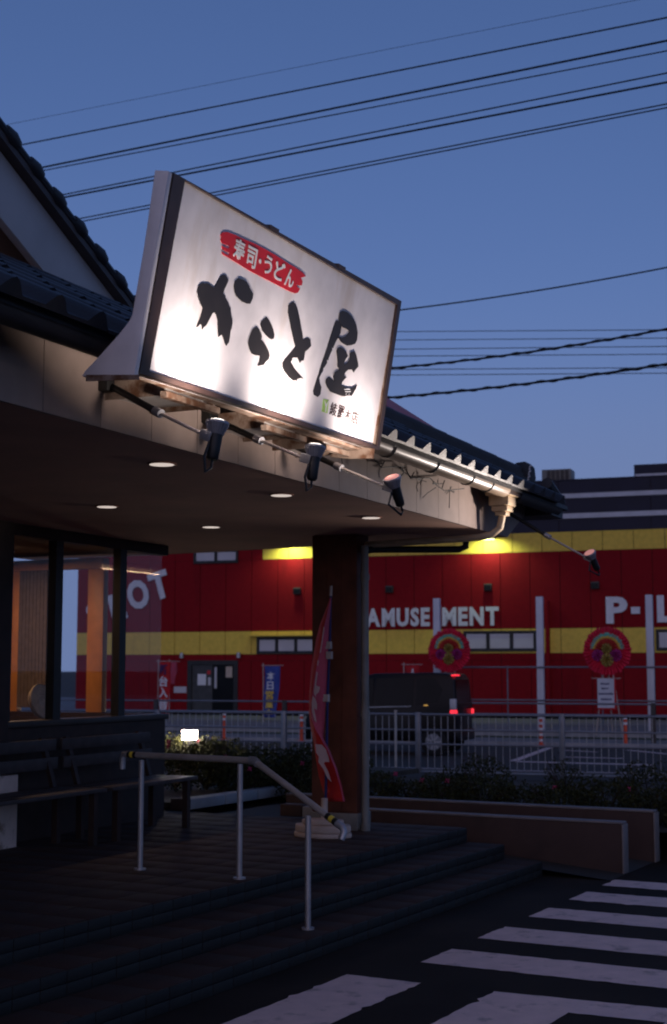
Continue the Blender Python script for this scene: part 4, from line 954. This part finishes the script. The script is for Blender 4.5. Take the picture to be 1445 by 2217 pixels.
# ================================================================== WREATHS, FLAGS
def fan_ring(name, m, u, v, z, r0, r1, a0, a1, n, parent, th=.03):
    mb = MB()
    for k in range(n):
        a = a0 + (a1 - a0) * (k + .5) / n; da = (a1 - a0) / n * .5; th_ = th * random.uniform(.7, 1.5)
        P = lambda r, aa, du: RD(u + du, v + r * math.cos(aa), z + r * math.sin(aa))
        rr = r1 * random.uniform(.97, 1.03)
        mb.add([P(r0, a - da, 0), P(r0, a + da, 0), P(rr, a + da * .9, 0), P(rr * 1.01, a, -th_ * .5), P(rr, a - da * .9, 0), P((r0 + rr) / 2, a, -th_), P(r0, a, -th_ * .4)],
               [(0, 4, 5, 6), (4, 3, 5), (3, 2, 5), (2, 1, 6, 5), (0, 1, 2, 3, 4)])
    return mb.build(name, m, parent, recalc=False)
def wreath(u, v, z, r, label):
    t = thing('flower_wreath', label, 'flower wreath', RD(u, v, .12), 'round opening-day wreaths on stands')
    MB().tube([RD(u + .02, v, z), RD(u + .05, v, z)], r * .97, 32).build('wreath_back', M['pink'], t)
    fan_ring('petal_ring', M['pink'], u, v, z, r * .60, r, 0, 2 * math.pi, 40, t, .05)
    fan_ring('petal_ring', M['pink'], u - .012, v, z, r * .30, r * .72, math.pi, 2 * math.pi, 24, t, .04)
    fan_ring('teal_arc', M['teal'], u - .02, v, z + .02, r * .57, r * .72, .08, math.pi - .08, 20, t)
    fan_ring('yellow_arc', M['wyel'], u - .03, v, z + .02, r * .48, r * .585, .08, math.pi - .08, 18, t)
    fan_ring('red_fan', M['wred'], u - .035, v, z + .02, r * .05, r * .50, 0, math.pi, 14, t, .05)
    for s in (-1, 1): fan_ring('magenta_bloom', M['magenta'], u - .05, v + s * r * .38, z - r * .18, .01, r * .25, 0, 6.28, 10, t, .05)
    fan_ring('olive_bow', M['olive'], u - .06, v, z - r * .38, .01, r * .27, 0, 6.28, 9, t, .05)
    fan_ring('dark_bloom', M['olive'], u - .07, v, z + r * .1, .01, r * .22, 0, 6.28, 9, t, .05)
    for s in (-1, 1): MB().bar(RD(u + .06, v + s * .06, z - r * .2), RD(u + .08, v + s * .32, .12), .03).build('stand_leg', M['tank'], t)
    MB().bar(RD(u + .06, v, z - r * .2), RD(u + .6, v, .15), .03).build('stand_leg', M['tank'], t)
    return t
wreath(35.0, -9.29, 2.18, .545, 'round pink wreath with a rainbow arch below the letters MENT')
wt = wreath(35.0, -5.33, 2.15, .58, 'round pink wreath with a rainbow arch below the letter P, above a notice board')
bd = MB().box(RD, (34.86, -5.56, .74), (34.885, -5.12, 1.48)).build('notice_board', M['flagred'], wt)
MB().box(RD, (34.85, -5.56, .78), (34.859, -5.16, 1.48)).build('notice_paper', M['hallwhite'], bd)
mb = MB()
for z, a, b in ((1.36, -5.48, -5.28), (1.25, -5.46, -5.30), (1.12, -5.53, -5.19), (.99, -5.48, -5.22)):
    v = a
    while v < b: w_ = random.uniform(.022, .036); mb.box(RD, (34.847, v, z - .022 + random.uniform(-.004, .004)), (34.8495, v + w_, z + random.uniform(.008, .018))); v += w_ + .006
mb.build('print', M['flagnavy'], bd, kind='stuff')
MB().bar(RD(34.87, -5.70, 1.49), RD(34.87, -5.0, 1.49), .015).build('board_rod', M['tank'], bd)
def far_flag(u, v, z0, z1, w, m, label, text=(), top=None, lean=.0):
    t = thing('banner_flag', label, 'banner flag', RD(u, v, .2), 'banner flags before the hall')
    MB().tube([RD(u, v - w / 2 - .03, .2), RD(u, v - w / 2 - .03 - lean * .2, z1 + .08)], .014, 8).build('pole', M['tank'], t, smooth=True)
    MB().tube([RD(u, v - w / 2 - .1, z1 + .02), RD(u, v + w / 2 + .08, z1 + .02)], .010, 6).build('crossbar', M['tank'], t, smooth=True)
    mb = MB(); rows = []
    for i in range(13):
        q = i / 12; z = z1 + (z0 - z1) * q; vo = -lean * q; b = len(mb.v); ww = w * (1 - .22 * q)
        mb.v += [RD(u + .04 * math.sin(q * 7 + k * 1.3), v + vo + (k / 4 - .5) * ww, z) for k in range(5)]; rows.append(b)
    for i in range(12):
        for k in range(4): mb.f.append([rows[i] + k, rows[i] + k + 1, rows[i + 1] + k + 1, rows[i + 1] + k]); mb.mi.append(0)
    clo = mb.build('cloth', m, t, smooth=True, recalc=False); so2 = clo.modifiers.new('thickness', 'SOLIDIFY'); so2.thickness = .004
    for ch, cv, cz, cw, chh, mm, bold in text:
        g = MB(); put_glyph(g, ch, RD(u - .052, v + cv, cz), RD.V, Vector((0, 0, 1)), cw, chh, -RD.U, .003, bold); g.build('character', mm, clo)
    return t
far_flag(38, -15.30, .34, 1.80, .50, M['flagblue'], 'blue banner flag with white and yellow characters before the red wall',
         [('本', -.16, 1.40, .24, .24, M['white'], .02), ('日', -.155, 1.13, .20, .23, M['white'], .02), ('営', -.20, .86, .25, .25, M['hallyel'], .02), ('業', -.21, .60, .25, .24, M['hallyel'], .02), ('中', -.19, .38, .20, .2, M['hallyel'], .02)], lean=.08)
far_flag(37, -18.22, .45, 1.92, .36, M['flagred'], 'red and white banner flag with large characters beside the window corner',
         [('新', -.15, 1.56, .26, .30, M['flagnavy'], .02), ('台', -.16, 1.22, .28, .30, M['white'], .03), ('入', -.16, .90, .28, .30, M['white'], .03), ('替', -.16, .56, .28, .30, M['white'], .02)])
far_flag(38, -18.42, 1.28, 1.92, .22, M['flagpink'], 'small pink banner flag beside the large-lettered red one', lean=.05)
far_flag(38, -11.15, 1.0, 1.82, .42, M['flagred'], 'red banner flag showing its top above the black van roof', [('A', -.02, 1.58, .10, .16, M['white'], .03)])

# ================================================================== OVERHEAD WIRES
def wire(a, b, u, f, r, label, sag=.0, ta=-1.1, tb=1.5, twist=False):
    r = r * 1.3; A, B = on_u(*a, f, u), on_u(*b, f, u); pts_ = []; n = 26
    for k in range(n + 1):
        q = ta + (tb - ta) * k / n; p = A.lerp(B, q); p.z -= sag * (1 - ((q - .5) / .75) ** 2) - sag * (1 - (.5 / .75) ** 2)
        pts_.append(p)
    t = MB().tube(pts_, r, 6).build('power_cable' if r > .016 else 'overhead_wire', M['wire'], None, smooth=True, center=True)
    tag(t, label, 'wire', 'wires crossing the sky')
    if twist:
        tw = []; n2 = 160
        for k in range(n2 + 1):
            q = k / n2 * n; i = min(int(q), n - 1); p = pts_[i].lerp(pts_[i + 1], q - i); aa = k * .9
            tw.append(p + Vector((0, math.cos(aa) * r * 1.2, math.sin(aa) * r * 1.2)))
        MB().tube(tw, r * .6, 5).build('lashing', M['wire'], t, smooth=True)
K = frame(27.5)
wire((5, 272), (1440, -12), 26, K, .0035, 'faintest and topmost wire, crossing the upper left sky')
wire((30, 317), (1445, 38), 25, K, .012, 'single black wire just below the faint topmost one')
wire((75, 366), (1445, 88), 24, K, .015, 'upper and thicker wire of the pair ending at the middle of the roof edge')
wire((75, 373), (1445, 110), 24, K, .009, 'lower and thinner wire of the pair ending at the middle of the roof edge')
wire((120, 425), (1445, 158), 23, K, .010, 'upper wire of the pair passing just behind the top left corner of the sign')
wire((120, 431), (1445, 178), 23, K, .014, 'lower wire of the pair passing just behind the top left corner of the sign')
wire((160, 476), (1445, 225), 22.4, K, .009, 'upper wire of the lowest pair that passes behind the sign top')
wire((160, 483), (1445, 233), 22.4, K, .009, 'lower wire of the lowest pair that passes behind the sign top')
wire((868, 671), (1445, 579), 28, K, .013, 'lone sagging wire leaving the top right corner of the sign', .12, -.9, 1.3)
wire((850, 797), (1445, 712), 30, K, .02, 'upper of the two thick twisted cables right of the sign', .18, -.9, 1.3, True)
wire((842, 861), (1445, 788), 30, K, .022, 'lowest thick twisted cable right of the sign', .14, -.9, 1.3, True)
for a, b, lab in (((866, 718), (1445, 714), 'highest of the level thin wires right of the sign'), ((866, 736), (1445, 732), 'second highest level thin wire right of the sign'), ((862, 756), (1445, 750), 'level thin wire midway between the two thick cables\' left ends, upper one'),
                  ((860, 771), (1445, 767), 'level thin wire midway, just below its twin above the upper thick cable\'s left end'), ((856, 800), (1445, 796), 'level thin wire just under the left end of the upper thick cable'), ((856, 812), (1445, 808), 'lowest level thin wire, above the lowest thick cable')):
    wire(a, b, 60, RD, .014, lab, 0, -1.2, 1.3)
